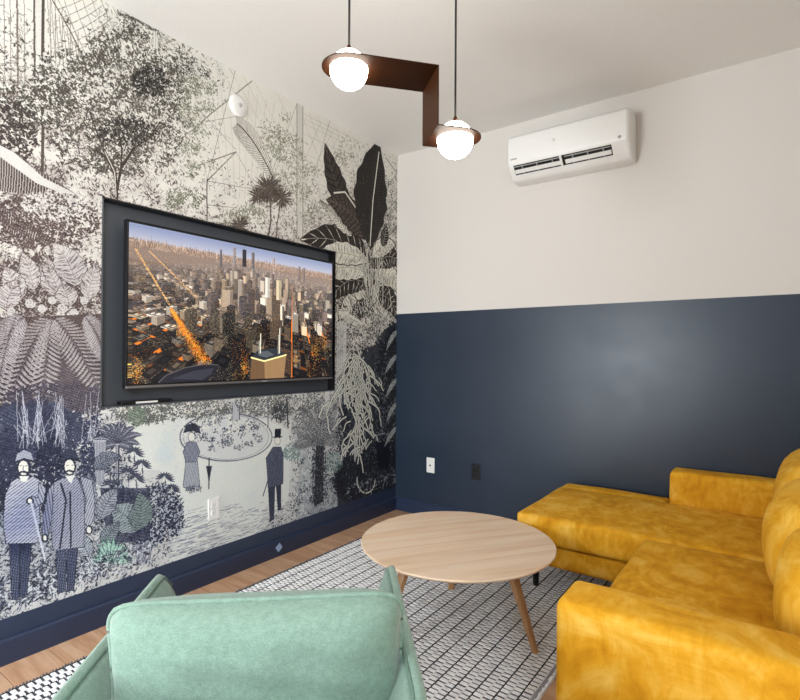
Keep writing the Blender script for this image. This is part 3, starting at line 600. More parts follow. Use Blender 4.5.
def draw_city(W=1000, H=564):
    R = np.random.default_rng(4)
    A = Art(W, H, hexc(30, 26, 26))
    hz = H * .905; f = W * .62; hc = 1.0
    # evening sky
    v = np.clip((np.arange(H) - hz) / (H - hz), 0, 1)[:, None, None]
    sky = hexc(182, 182, 192) * (1 - v) + hexc(140, 148, 174) * v
    A.a[int(hz):] = np.broadcast_to(sky, A.a.shape)[int(hz):]
    rot = math.radians(-24); c, s = math.cos(rot), math.sin(rot)
    def pj(x, y, z):
        X = x * c - y * s; Y = x * s + y * c
        return np.array([W * .47 + f * X / Y, hz - f * (hc - z) / Y]), Y
    haze = hexc(152, 138, 130)
    # ground with glowing streets
    gy, gx = np.mgrid[0:int(hz), 0:W]
    Y = f * hc / np.maximum(hz - gy, .5); X = (gx - W * .47) * Y / f
    wx = X * c + Y * s; wy = -X * s + Y * c
    cell = .30
    dx = np.abs(((wx / cell) % 1) - .5); dy = np.abs(((wy / cell) % 1) - .5)
    st = np.clip((np.maximum(dx, dy * 0) - .34) / .10, 0, 1) + .5 * np.clip((dy - .38) / .1, 0, 1)
    hz_k = np.clip((Y - 1.5) / 10, 0, .85)[..., None]
    gl = hexc(232, 132, 40) * np.clip(st, 0, 1)[..., None] + hexc(34, 30, 30) * (1 - np.clip(st, 0, 1))[..., None]
    A.a[:int(hz)] = gl * (1 - hz_k) + haze * hz_k
    def quad(P, col): A.poly(np.array(P), col)
    def building(x0, x1, y0, y1, h, base, lit, wcol=hexc(255, 214, 140), dens=.45, crown=None):
        (a, Ya), (b, Yb), (cc, Yc), (d, Yd) = pj(x0, y0, 0), pj(x1, y0, 0), pj(x1, y1, 0), pj(x0, y1, 0)
        if min(Ya, Yb, Yc, Yd) < .25: return
        ta, tb, tc, td = pj(x0, y0, h)[0], pj(x1, y0, h)[0], pj(x1, y1, h)[0], pj(x0, y1, h)[0]
        k = min(.82, max(0, (Ya - 1.4) / 9)); mix = lambda q: np.clip(q * (1 - k) + haze * k, 0, 1)
        faces = [(a, b, tb, ta, .95 * lit)]
        if (a[0] - d[0]) > 0: faces.insert(0, (d, a, ta, td, .6 * lit))
        else: faces.insert(0, (b, cc, tc, tb, .7 * lit))
        for p, q, r_, s_, br in faces:
            quad([p, q, r_, s_], mix(base * br))
            wpx = abs(q[0] - p[0]) + abs(q[1] - p[1]); hpx = abs(s_[1] - p[1])
            nx, ny = int(wpx / 4.2), int(hpx / 5.0)
            if nx < 1 or ny < 2: continue
            u, v_ = np.meshgrid((np.arange(nx) + .5) / nx, (np.arange(ny) + .5) / ny); u, v_ = u.ravel(), v_.ravel()
            g = R.random(len(u)) < dens * (.6 if k > .4 else 1); u, v_ = u[g], v_[g]
            lo = np.asarray(p)[None] * (1 - u)[:, None] + np.asarray(q)[None] * u[:, None]; up = np.asarray(s_)[None] * (1 - u)[:, None] + np.asarray(r_)[None] * u[:, None]
            P = lo * (1 - v_)[:, None] + up * v_[:, None]
            br2 = R.uniform(.35, 1.0, (len(P), 1)); col = mix(base * br)[None] * (1 - br2) + wcol[None] * br2 * (1 - k * .5) + haze[None] * br2 * k * .3
            A.strokes(P, P + np.array([1.3, 0]), 0, .45, np.clip(col, 0, 1), False)
        quad([ta, tb, tc, td], mix(base * (.62 if crown is None else 1.0) if crown is None else crown))
        if Ya < 3.2:
            q = lambda t1, t2: ta * (1 - t1) * (1 - t2) + tb * t1 * (1 - t2) + tc * t1 * t2 + td * (1 - t1) * t2
            quad([q(.25, .3), q(.7, .3), q(.7, .75), q(.25, .75)], mix(base * 1.25)); A.pline([ta, tb, tc], .8, mix(base * 1.6))
    items = []
    n = 48
    for i in range(-26, n):
        for j in range(-4, n):
            for su in range(2):
                x0 = (i + .5) * cell + .030 + su * .125; y0 = (j + .5) * cell + .022
                Yd = x0 * s + y0 * c; Xd = x0 * c - y0 * s
                if Yd < .62 or Yd > 13 or abs(Xd) > Yd * .95 + .3: continue
                for sv in range(2):
                    yy0 = y0 + sv * .13
                    h = R.gamma(2.0, .075); mid = math.exp(-((Xd / Yd - .05) / .35) ** 2)
                    h *= (.55 + 1.0 * mid) * (1.0 if Yd > 1.2 else .8)
                    if R.random() < .05 * mid: h *= 2.0
                    h = min(h, .62 if Yd > 1.6 else .34)
                    h *= .5 + .5 / (1 + math.exp(-(Xd / Yd + .42) * 14))
                    items.append((x0 * s + yy0 * c, x0, x0 + R.uniform(.085, .118), yy0, yy0 + R.uniform(.09, .125), h))
    items.sort(key=lambda q: -q[0])
    pal_ = [hexc(120, 104, 94), hexc(96, 86, 84), hexc(150, 134, 118), hexc(70, 66, 70), hexc(180, 160, 136), hexc(58, 56, 62), hexc(196, 186, 172)]
    for _, x0, x1, y0, y1, h in items:
        b = pal_[R.integers(len(pal_))]; near = _ < 1.9
        building(x0, x1, y0, y1, h, b * (.5 if near else 1.0), R.uniform(.6, 1.35), [hexc(255, 206, 120), hexc(255, 236, 196), hexc(255, 170, 70)][R.integers(3)], R.uniform(.18, .5 if near else .55))
    # the city fading into the distance
    n_ = 9000; py = hz - 26 * R.random(n_) ** 1.3 + 3; px = R.random(n_) * W; hh = R.gamma(2, 2.2, n_)
    A.strokes(np.stack([px, py], 1), np.stack([px, py + hh], 1), 0, .7, np.clip(haze * R.uniform(.62, 1.35, (n_, 1)) + np.array([.03, .0, -.03]), 0, 1), False)
    n_ = 3000; py = R.uniform(H * .22, hz - 8, n_); px = R.random(n_) * W
    A.strokes(np.stack([px, py], 1), np.stack([px + 1.5, py], 1), 0, .6, np.where(R.random((n_, 1)) < .6, hexc(255, 198, 112), hexc(255, 236, 200)) * R.uniform(.6, 1, (n_, 1)), False)
    # landmark towers on the skyline
    for u, w, top, col in ((.475, 20, 1.02, hexc(52, 46, 56)), (.52, 16, .975, hexc(120, 112, 116)), (.425, 14, .985, hexc(150, 142, 140)), (.635, 11, 1.0, hexc(168, 150, 140)), (.36, 10, .95, hexc(110, 104, 108)), (.79, 12, .935, hexc(128, 116, 110)), (.60, 26, .80, hexc(222, 214, 200)), (.665, 30, .79, hexc(206, 190, 160)), (.82, 9, .93, hexc(120, 110, 108))):
        x = u * W; t = top * H if top < .99 else top * H * .965; bt = t - H * (.13 if top > .9 else .16)
        A.poly([(x - w / 2, bt), (x + w / 2, bt), (x + w / 2, t), (x - w / 2, t)], col); A.poly([(x, bt), (x + w / 2, bt), (x + w / 2, t), (x, t)], col * .8)
        k = R.random((40, 2)); P = np.stack([x - w / 2 + k[:, 0] * w, bt + k[:, 1] * (t - bt)], 1); A.strokes(P, P + [1.2, 0], 0, .4, np.clip(col * 1.45, 0, 1), False)
    A.strokes((.475 * W, .985 * H), (.475 * W, 1.03 * H), 0, .8, hexc(60, 54, 62), False)
    # nearest block with the bright crown, twin masts, and the dark curved roof
    x, y = .615 * W, .02 * H
    A.poly([(x - 105, -2), (x - 100, 92), (x - 30, 76), (x - 26, -2)], hexc(126, 100, 74)); A.poly([(x - 26, -2), (x - 30, 76), (x + 96, 104), (x + 84, -2)], hexc(164, 134, 98))
    for k in range(18): A.strokes((x - 24 + k * 6.2, 0), (x - 28 + k * 6.9, 72 + k * 1.5), 0, .9, hexc(88, 70, 54), False)
    for k in range(11): A.strokes((x - 101 + k * 7, 0), (x - 97 + k * 6.3, 88 - k * 1.4), 0, .9, hexc(70, 56, 46), False)
    A.poly([(x - 100, 92), (x - 30, 76), (x + 96, 104), (x + 40, 134), (x - 60, 128)], hexc(58, 62, 68)); A.pline([(x - 100, 92), (x - 30, 76), (x + 96, 104)], 3.0, hexc(236, 224, 164)); A.poly([(x - 62, 100), (x - 20, 92), (x + 26, 104), (x - 10, 122), (x - 50, 118)], hexc(96, 102, 106))
    for mx, t in ((x - 52, 196), (x + 56, 224)): A.pline([(mx, 112), (mx + 2, t)], 2.4, hexc(226, 222, 204)); A.pline([(mx - 7, 108), (mx - 5, t - 30)], 1.4, hexc(190, 184, 168))
    A.poly([(100, -2), (130, 26), (200, 52), (290, 66), (352, 62), (340, 30), (300, -2)], hexc(44, 44, 52)); A.poly([(150, 12), (240, 40), (330, 50), (320, 26), (280, 4)], hexc(68, 68, 78)); A.pline([(100, 0), (130, 26), (200, 52), (290, 66), (352, 62)], 1.8, hexc(104, 100, 104))
    # street of light running from the lower left towards the top
    for k in range(2200):
        t = R.random() ** .8; px = 296 - 150 * t + R.normal(0, 17 * (1 - t) + 2.5); py = 66 + 210 * t + R.normal(0, 4)
        A.strokes((px, py), (px + R.normal(0, 2), py + R.normal(0, 2)), 0, R.uniform(.4, 1.2) * (1 - t * .6), [hexc(255, 150, 30), hexc(240, 110, 20), hexc(255, 200, 90)][k % 3])
    for k in range(420):
        t = R.random(); px = 140 - 130 * t + R.normal(0, 2.5); py = 290 + 190 * t; A.strokes((px, py), (px + 2, py + 1), 0, .8, hexc(250, 190, 120))
    for k in range(300):
        t = R.random(); px = 250 - 190 * t + R.normal(0, 2.0); py = 330 + 150 * t; A.strokes((px, py), (px + 2, py + 1), 0, .7, hexc(240, 190, 130))
    for cx, cy, r, n_ in ((20, 40, 26, 240), (480, 50, 22, 160), (900, 120, 36, 240), (960, 180, 30, 160), (770, 90, 22, 120), (180, 190, 12, 80)):
        P = np.stack([R.normal(cx, r * .5, n_), R.normal(cy, r, n_)], 1); A.strokes(P, P + R.normal(0, 2, (n_, 2)), 0, .6, np.where(R.random((n_, 1)) < .5, hexc(255, 140, 40), hexc(255, 206, 110)))
    return np.clip(A.a ** 1.22 * 1.08, 0, 1)
# ---------------------------------------------------------------- materials ----
def image_of(name, arr):
    h, w = arr.shape[:2]; im = bpy.data.images.new(name, w, h, alpha=False)
    px = np.ones((h, w, 4), np.float32); px[..., :3] = arr; im.pixels.foreach_set(px.ravel()); im.update(); im.pack(); return im

NAVY = (47, 56, 68)
def mural_mat():
    t = NT('mural_wallpaper'); v = t.obj(); sp = t.n('ShaderNodeSeparateXYZ'); t.l(v, sp.inputs[0])
    cb = t.n('ShaderNodeCombineXYZ'); t.l(t.math('DIVIDE', t.math('ADD', sp.outputs[1], MUR_W), MUR_W), cb.inputs[0]); t.l(t.math('DIVIDE', sp.outputs[2], MUR_H), cb.inputs[1])
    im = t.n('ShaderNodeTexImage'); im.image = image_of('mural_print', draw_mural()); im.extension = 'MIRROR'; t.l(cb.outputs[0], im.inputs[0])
    t.base(im.outputs[0]); t.set(roughness=.62, specular=.3); t.bump(t.noise(v, 320, 2), .05, .001); return t.m
def wood_mat(name, c0, c1, c2, along='x', scale=1.0, rough=.45, rot=0.0, stave=0, grain=.35):
    t = NT(name); v = t.obj(); info = t.n('ShaderNodeObjectInfo')
    ad = t.n('ShaderNodeVectorMath', operation='ADD'); t.l(v, ad.inputs[0])
    cb = t.n('ShaderNodeCombineXYZ'); r = t.math('MULTIPLY', info.outputs['Random'], 37.0); t.l(r, cb.inputs[0]); t.l(r, cb.inputs[1]); t.l(cb.outputs[0], ad.inputs[1])
    sc = {'x': (1.2, 14, 14), 'y': (14, 1.2, 14), 'z': (14, 14, 1.2)}[along]
    m0 = t.mapping(ad.outputs[0], (1, 1, 1), (0, 0, rot)) if rot else ad.outputs[0]
    m = t.mapping(m0, tuple(s * scale for s in sc))
    n1 = t.noise(m, 1.6, 6, .6, .6); n2 = t.noise(t.mapping(m0, tuple(s * scale * 7 for s in sc)), 2.0, 3, .6)
    col = t.ramp(n1, (.28, lin(*c0)), (.5, lin(*c1)), (.72, lin(*c2)))
    col = t.mix(t.math('MULTIPLY', n2, grain), col, lin(*[c * .72 for c in c0]))
    col = t.mix(t.math('MULTIPLY', info.outputs['Random'], .28), col, lin(*[c * .74 for c in c1]))
    if stave:
        sp = t.n('ShaderNodeSeparateXYZ'); t.l(m0, sp.inputs[0]); wn = t.n('ShaderNodeTexWhiteNoise', noise_dimensions='1D'); t.l(t.math('FLOOR', t.math('DIVIDE', sp.outputs[1], stave)), wn.inputs['W'])
        col = t.mix(t.math('MULTIPLY', wn.outputs[0], .30), col, lin(*[c * .80 for c in c0])); col = t.mix(t.math('MULTIPLY', t.math('GREATER_THAN', wn.outputs[0], .8), .3), col, lin(*c2))
    t.base(col); t.set(roughness=rough, specular=.4); t.bump(n2, .12, .001); return t.m
def velvet_mat():
    t = NT('mustard_velvet'); v = t.obj()
    n1 = t.noise(t.mapping(v, (1, 1, 1.3), (.3, .2, .7)), 4.2, 5, .6, 1.6); n2 = t.noise(t.mapping(v, (2.0, 1, 1), (0, 0, .9)), 11, 4, .6, .8); n3 = t.noise(v, 900, 2)
    f = t.math('ADD', t.math('MULTIPLY', n1, .65), t.math('MULTIPLY', n2, .35))
    t.base(t.ramp(f, (.30, lin(186, 120, 6)), (.50, lin(220, 160, 36)), (.70, lin(240, 196, 92))))
    t.set(roughness=.75, specular=.15, sheen_weight=.12, sheen_roughness=.30, sheen_tint=lin(255, 226, 150))
    t.bump(t.math('ADD', t.math('MULTIPLY', n1, .9), t.math('MULTIPLY', n3, .12)), .25, .004); return t.m
def fabric_mat(name, rgb, rgb2):
    t = NT(name); v = t.obj()
    n = t.noise(v, 420, 3, .7); n2 = t.noise(v, 60, 4, .6); h1 = t.noise(t.mapping(v, (60, 700, 700)), 1.0, 2, .6); h2 = t.noise(t.mapping(v, (700, 700, 60)), 1.0, 2, .6)
    wv = t.math('ADD', t.math('MULTIPLY', h1, .5), t.math('MULTIPLY', h2, .5))
    f = t.math('ADD', t.math('MULTIPLY', n, .4), t.math('ADD', t.math('MULTIPLY', wv, .4), t.math('MULTIPLY', n2, .2)))
    t.base(t.ramp(f, (.36, lin(*rgb2)), (.60, lin(*rgb)))); t.set(roughness=.9, specular=.15, sheen_weight=.25, sheen_roughness=.5)
    t.bump(t.math('ADD', n, wv), .35, .0015); return t.m

MAT = {}
TABLE_ROT = -.96
MAT['ceiling'] = plain('ceiling_paint', (236, 234, 230), .85, bump=.05)
MAT['offwhite'] = plain('offwhite_paint', (212, 206, 199), .75, bump=.08, bscale=260)
def navy_mat():
    t = NT('navy_paint'); v = t.obj(); n = t.noise(v, 3.5, 4, .6); n2 = t.noise(v, 240, 3)
    t.base(t.mix(n, lin(31, 42, 58), lin(38, 50, 66))); t.set(specular=.42)
    t.l(t.ramp(n, (.3, (.34,) * 3 + (1,)), (.7, (.40,) * 3 + (1,))), t.b.inputs['Roughness']); t.bump(n2, .10, .001); return t.m
MAT['navy'] = navy_mat()
MAT['navy_trim'] = plain('navy_trim_paint', (38, 50, 74), .32, bump=.05, bscale=90)
MAT['mural'] = mural_mat()
MAT['niche'] = plain('charcoal_niche_paint', (74, 78, 84), .5, bump=.05)
MAT['black'] = plain('black_plastic', (16, 16, 18), .35)
MAT['bezel'] = plain('dark_metal_bezel', (38, 38, 41), .3, .6)
MAT['silver'] = plain('brushed_silver_trim', (128, 126, 126), .35, .5)
MAT['white'] = plain('white_plastic', (232, 230, 226), .35)
MAT['grey'] = plain('grey_plastic', (170, 168, 164), .4)
MAT['plank'] = wood_mat('oak_plank', (186, 138, 104), (212, 168, 134), (230, 194, 162), 'x', 1.0, .42)
MAT['joint'] = plain('plank_joint', (84, 58, 42), .8)
MAT['oak'] = wood_mat('table_oak', (234, 194, 156), (248, 219, 188), (254, 236, 216), 'x', 1.0, .34, rot=TABLE_ROT, stave=.046, grain=.16)
MAT['oakleg'] = wood_mat('table_leg_oak', (172, 124, 80), (196, 150, 104), (214, 174, 128), 'z', 1.6, .45)
MAT['velvet'] = velvet_mat()
MAT['green'] = fabric_mat('sage_fabric', (138, 164, 149), (98, 123, 108))
MAT['greenseam'] = fabric_mat('sage_piping', (104, 134, 114), (70, 98, 82))
MAT['bronze'] = plain('bronze_brown_metal', (50, 25, 8), .55, 0.0, specular=.12)
MAT['cord'] = plain('black_cord', (14, 13, 13), .7)
def emit_mat(name, rgb, strength):
    t = NT(name); t.set(base_color=lin(*rgb), roughness=.3, emission_color=lin(*rgb), emission_strength=strength); return t.m
MAT['globe'] = emit_mat('opal_globe_lit', (255, 244, 228), 15.0)
MAT['rugdark'] = plain('rug_dark_yarn', (150, 150, 156), .95, bump=.6, bscale=500)
MAT['rugselv'] = plain('rug_selvedge_yarn', (96, 94, 98), .95)
MAT['rugblack'] = plain('rug_black_cord', (24, 23, 26), .95, bump=.6, bscale=500)
def rug_white():
    t = NT('rug_offwhite_yarn'); v = t.obj(); n = t.noise(v, 38, 3, .7); n2 = t.noise(v, 600, 2)
    t.base(t.ramp(n, (.3, lin(222, 221, 224)), (.6, lin(252, 250, 249)))); t.set(roughness=.95, specular=.1); t.bump(n2, .6, .002); return t.m
MAT['rugwhite'] = rug_white()
def screen_mat():
    t = NT('tv_picture'); v = t.obj(); sp = t.n('ShaderNodeSeparateXYZ'); t.l(v, sp.inputs[0])
    cb = t.n('ShaderNodeCombineXYZ'); t.l(t.math('ADD', t.math('DIVIDE', sp.outputs[1], 1.352), .5), cb.inputs[0]); t.l(t.math('ADD', t.math('DIVIDE', sp.outputs[2], .755), .5), cb.inputs[1])
    im = t.n('ShaderNodeTexImage'); im.image = image_of('city_picture', draw_city()); im.extension = 'EXTEND'; t.l(cb.outputs[0], im.inputs[0])
    t.set(base_color=(.01, .01, .012, 1), roughness=.12, specular=.5, emission_strength=.95); t.l(im.outputs[0], t.b.inputs['Emission Color']); return t.m
MAT['screen'] = screen_mat()

# ---------------------------------------------------------------- room shell ----
W_, D_, H_ = ROOM_W, ROOM_D, ROOM_H
def rects_me(name, quads):
    bm = bmesh.new()
    for q in quads: bm.faces.new([bm.verts.new(p) for p in q])
    bmesh.ops.remove_doubles(bm, verts=bm.verts[:], dist=1e-5); me = bpy.data.meshes.new(name); bm.to_mesh(me); bm.free(); return me
struct(link('ceiling', box_me('ceiling', -.15, W_ + .15, -D_ - .15, .15, H_, H_ + .12, 0), MAT['ceiling'], None, False), 'off-white painted ceiling')
# left wall with the niche for the television cut into it
NY0, NY1, NZ0, NZ1, ND = -2.282, -.732, 1.000, 1.963, .062
def wall_with_hole(name, y0, y1, z0, z1, hy0, hy1, hz0, hz1, x_in, x_out, mat, through=False):
    ys = [y0, hy0, hy1, y1]; zs = [z0, hz0, hz1, z1]; q = []
    for i in range(3):
        for j in range(3):
            if i == 1 and j == 1: continue
            q.append([(x_in, ys[i], zs[j]), (x_in, ys[i + 1], zs[j]), (x_in, ys[i + 1], zs[j + 1]), (x_in, ys[i], zs[j + 1])])
    if through:
        q += [[(x_out,) + p[1:] for p in f] for f in list(q)]
        for a, b in (((hy0, hz0), (hy1, hz0)), ((hy1, hz0), (hy1, hz1)), ((hy1, hz1), (hy0, hz1)), ((hy0, hz1), (hy0, hz0))): q.append([(x_in,) + a, (x_in,) + b, (x_out,) + b, (x_out,) + a])
    else: q.append([(x_out, y0, z0), (x_out, y0, z1), (x_out, y1, z1), (x_out, y1, z0)])
    q.append([(x_in, y0, z1), (x_in, y1, z1), (x_out, y1, z1), (x_out, y0, z1)]); q.append([(x_in, y0, z0), (x_in, y1, z0), (x_out, y1, z0), (x_out, y0, z0)])
    q.append([(x_in, y0, z0), (x_in, y0, z1), (x_out, y0, z1), (x_out, y0, z0)]); q.append([(x_in, y1, z0), (x_in, y1, z1), (x_out, y1, z1), (x_out, y1, z0)])
    bm = bmesh.new()
    for f in q: bm.faces.new([bm.verts.new(p) for p in f])
    bmesh.ops.remove_doubles(bm, verts=bm.verts[:], dist=1e-5); return link(name, from_bm(bm, name), mat, None, False)
wl = struct(wall_with_hole('wall_left', -D_, 0, 0, H_, NY0, NY1, NZ0, NZ1, 0, -.16, MAT['mural']), 'wall covered in an engraved botanical glasshouse mural')
nb = link('niche_back', box_me('niche_back', -ND - .01, -ND, NY0 - .004, NY1 + .004, NZ0 - .004, NZ1 + .004, 0), MAT['niche'], wl, False); nb['label'] = 'charcoal back panel of the recess behind the television'
for nm, b in (('niche_reveal', (-ND, 0.001, NY0 - .004, NY1 + .004, NZ1 - .001, NZ1 + .006)), ('niche_reveal', (-ND, .001, NY0 - .004, NY1 + .004, NZ0 - .006, NZ0 + .001)), ('niche_reveal', (-ND, .001, NY0 - .006, NY0 + .001, NZ0 - .006, NZ1 + .006)), ('niche_reveal', (-ND, .001, NY1 - .001, NY1 + .006, NZ0 - .006, NZ1 + .006))):
    link(nm, box_me(nm, *b, 0), MAT['black'] if b[4] > NZ1 - .1 or b[2] > NY1 - .1 else MAT['niche'], wl, False)
# painted strip between the mural and the skirting
link('painted_band', box_me('painted_band', 0, .0015, -D_, 0, .095, .181, 0), MAT['navy_trim'], wl, False)['label'] = 'navy painted band under the mural'
wb = struct(link('wall_back', box_me('wall_back', 0, W_ + .15, 0, .15, 0, H_, 0), MAT['offwhite'], None, False), 'off-white end wall with a navy painted lower half')
link('navy_dado', box_me('navy_dado', 0, W_, -.002, 0, .09, 1.5785, 0), MAT['navy'], wb, False)['label'] = 'satin navy lower half of the wall'
SY0, SY1, SZ0, SZ1 = -5.15, -3.65, .85, 2.70
struct(wall_with_hole('wall_right', -D_, 0, 0, H_, SY0, SY1, SZ0, SZ1, W_, W_ + .12, MAT['offwhite'], True), 'off-white side wall behind the sofa')
DX0, DX1, DZ0, DZ1 = .03, 1.13, .02, 2.30
def front_wall():
    xs = [-.16, DX0, DX1, W_ + .12]; bm = bmesh.new()
    for i in range(3):
        for j, (z0, z1) in enumerate(((0, DZ0), (DZ0, DZ1), (DZ1, H_))):
            if j == 1 and i == 1: continue
            for yy in (-D_, -D_ - .12): bm.faces.new([bm.verts.new(p) for p in ((xs[i], yy, z0), (xs[i + 1], yy, z0), (xs[i + 1], yy, z1), (xs[i], yy, z1))])
    for a, b in (((DX0, DZ0), (DX1, DZ0)), ((DX1, DZ0), (DX1, DZ1)), ((DX1, DZ1), (DX0, DZ1)), ((DX0, DZ1), (DX0, DZ0))):
        bm.faces.new([bm.verts.new(p) for p in ((a[0], -D_, a[1]), (b[0], -D_, b[1]), (b[0], -D_ - .12, b[1]), (a[0], -D_ - .12, a[1]))])
    bmesh.ops.remove_doubles(bm, verts=bm.verts[:], dist=1e-5)
    return link('wall_front', from_bm(bm, 'wall_front'), MAT['navy'], None, False)
struct(front_wall(), 'navy wall with a glazed door behind the viewer')
def framed(name, label, loc, rz, w, h, bars):
    o = bpy.data.objects.new(name, None); COL.objects.link(o); o.location = loc; o.rotation_euler.z = rz; o['kind'] = 'structure'; o['label'] = label
    for b in ((0, .05, -.03, .03, 0, h), (w - .05, w, -.03, .03, 0, h), (.05, w - .05, -.03, .03, 0, .05), (.05, w - .05, -.03, .03, h - .05, h)) + bars:
        link('frame', box_me('frame', *b, .004), MAT['white'], o, False)
framed('door_1', 'white glazed door behind the viewer', (DX0, -D_ - .06, DZ0), 0, DX1 - DX0, DZ1 - DZ0, ((.525, .575, -.03, .03, .05, DZ1 - DZ0 - .05),))
framed('window_1', 'white framed window in the side wall', (W_ + .06, SY0, SZ0), PI / 2, SY1 - SY0, SZ1 - SZ0, ((.05, SY1 - SY0 - .05, -.02, .02, .78, .82),))
# skirting boards
def skirting(name, horiz, L, h=.103, d=.016):
    prof = [(0, 0), (d, 0), (d, h - .010), (d - .004, h - .003), (d - .008, h), (0, h)]
    bm = bmesh.new(); A_, B_ = [], []
    for p, z in prof:
        if horiz == 'y': A_.append(bm.verts.new((p, -L, z))); B_.append(bm.verts.new((p, 0, z)))
        else: A_.append(bm.verts.new((.016, -p, z))); B_.append(bm.verts.new((L, -p, z)))
    for k in range(len(prof)): bm.faces.new((A_[k], A_[(k + 1) % 6], B_[(k + 1) % 6], B_[k]))
    bm.faces.new(A_[::-1]); bm.faces.new(B_); return struct(link(name, from_bm(bm, name), MAT['navy_trim'], None, False))
skirting('baseboard_left', 'y', D_)['label'] = 'navy skirting board under the mural'; skirting('baseboard_back', 'x', W_)['label'] = 'navy skirting board on the end wall'
# floor: a base with separate oak planks running across the room
fl = struct(link('floor', box_me('floor', 0, W_, -D_, 0, -.10, -.012, 0), MAT['joint'], None, False), 'oak plank floor laid across the room')
random.seed(5)
PW, PL = .178, 1.55; pm = {}
k = 0; y = -.0
while y > -D_:
    x = -random.choice([0, .4, .8, 1.15]); y1 = y; y0 = max(-D_, y - PW)
    while x < W_:
        xa, xb = max(0, x), min(W_, x + PL)
        if xb - xa > .02:
            L = round(xb - xa, 3); key = (L, round(y1 - y0, 3))
            if key not in pm: pm[key] = box_me('plank', .0012, L - .0012, .0012, y1 - y0 - .0012, 0, .012, .0015, 1); pm[key].materials.append(MAT['plank'])
            o = bpy.data.objects.new('plank', pm[key]); COL.objects.link(o); o.parent = fl; o.location = (xa, y0, -.012 + random.uniform(-.0003, 0)); k += 1
        x += PL
    y -= PW

# ---------------------------------------------------------------- television ----
tv = thing('television', 'large wide television showing a city at dusk, hung in the dark wall niche', 'television', (.030, -1.487, 1.482))
TW, TH = 1.405, .800
tv_body = link('housing', box_me('housing', -.055, -.010, -TW / 2 + .02, TW / 2 - .02, -TH / 2 + .02, TH / 2 - .02, .006), MAT['black'], tv, False)
scr = link('screen', box_me('screen', -.010, 0, -TW / 2 + .008, TW / 2 - .008, -TH / 2 + .012, TH / 2 - .008, 0), MAT['black'], tv, False); scr['label'] = 'lit screen with an aerial view of a city'
pic = link('picture', rects_me('picture', [[(.0006, -.5 * 1.385, -.5 * .768 + .004), (.0006, .5 * 1.385, -.5 * .768 + .004), (.0006, .5 * 1.385, .5 * .768 + .004), (.0006, -.5 * 1.385, .5 * .768 + .004)]]), MAT['screen'], scr, False)
for b in ((-.012, .003, -TW / 2, TW / 2, TH / 2 - .008, TH / 2), (-.012, .004, -TW / 2, TW / 2, -TH / 2, -TH / 2 + .012), (-.03, .003, -TW / 2, -TW / 2 + .008, -TH / 2, TH / 2), (-.03, .003, TW / 2 - .008, TW / 2, -TH / 2, TH / 2)):
    link('bezel', box_me('bezel', *b, .001, 1), MAT['silver'] if b[3] > 0 and b[4] < 0 and b[2] < 0 else MAT['bezel'], tv, False)
link('wall_bracket', box_me('wall_bracket', -.092, -.055, -.25, .25, -.2, .2, .004), MAT['black'], tv, False)
link('maker_badge', box_me('maker_badge', .004, .0048, .10, .135, -TH / 2 + .003, -TH / 2 + .009, 0), MAT['grey'], tv, False)

# power strip and cables lying on the niche ledge
ps = thing('power_strip', 'slim black power strip on the niche ledge below the television', 'power strip', (-.028, -2.06, NZ0 + .001))
link('case', box_me('case', -.022, .022, -.13, .13, 0, .018, .003), MAT['black'], ps, False)
link('rating_sticker', box_me('rating_sticker', .022, .0226, -.06, .05, .004, .013, 0), MAT['white'], ps, False)

# ------------------------------------------------------------- air conditioner ----
ac = thing('air_conditioner', 'white split air conditioner mounted high on the end wall', 'air conditioner', (1.045, 0, 2.420))
AW = .765
def ac_body():
    prof = [(0, .297), (-.135, .297), (-.165, .291), (-.188, .270), (-.196, .24), (-.198, .112), (-.190, .090), (-.128, .026), (-.112, .010), (-.09, .0), (0, .0)]
    bm = bmesh.new(); rows = []
    for x, ins in ((0, .018), (.004, .008), (.014, 0), (AW - .014, 0), (AW - .004, .008), (AW, .018)):
        r = []
        for py, pz in prof:
            cy, cz = -.09, .15; sy = 1 - (ins / .2 if py < -.001 else 0); r.append(bm.verts.new((x, py * sy if py < -.001 else py, cz + (pz - cz) * (1 - ins / .25))))
        rows.append(r)
    for a, b in zip(rows, rows[1:]):
        for k in range(len(prof)): bm.faces.new((a[k], a[(k + 1) % len(prof)], b[(k + 1) % len(prof)], b[k]))
    bm.faces.new(rows[0]); bm.faces.new(rows[-1][::-1]); return from_bm(bm, 'casing')
sharp(link('casing', ac_body(), MAT['white'], ac), 30)
# outlet slot on the slanted lower front, with its louvres and divider
sl = Vector((0, .062, -.064)).normalized(); nr = Vector((0, -.064, -.062)).normalized(); org = Vector((0, -.190, .090))
def slant(name, x0, x1, a0, a1, n0, n1, mat, par):
    bm = bmesh.new(); vs = []
    for x in (x0, x1):
        for a, n_ in ((a0, n0), (a1, n0), (a1, n1), (a0, n1)): vs.append(bm.verts.new(org + Vector((x, 0, 0)) + sl * a + nr * n_))
    for f in ((0, 1, 2, 3), (7, 6, 5, 4), (0, 4, 5, 1), (1, 5, 6, 2), (2, 6, 7, 3), (3, 7, 4, 0)): bm.faces.new([vs[i] for i in f])
    return link(name, from_bm(bm, name), mat, par, False)
slot = slant('air_outlet', .045, AW - .10, .006, .074, -.004, .0012, MAT['black'], ac)
for x0, x1 in ((.05, .352), (.385, AW - .105)):
    lv = slant('louvre', x0, x1, .036, .062, .003, .009, MAT['white'], ac)
    slant('louvre', x0, x1, .012, .017, .003, .008, MAT['grey'], ac)
    for k in range(3): slant('vane', x0 + (k + .5) * (x1 - x0) / 3, x0 + (k + .5) * (x1 - x0) / 3 + .005, .010, .07, .001, .006, MAT['grey'], lv)
slant('outlet_divider', .353, .366, .004, .076, .001, .010, MAT['white'], ac)
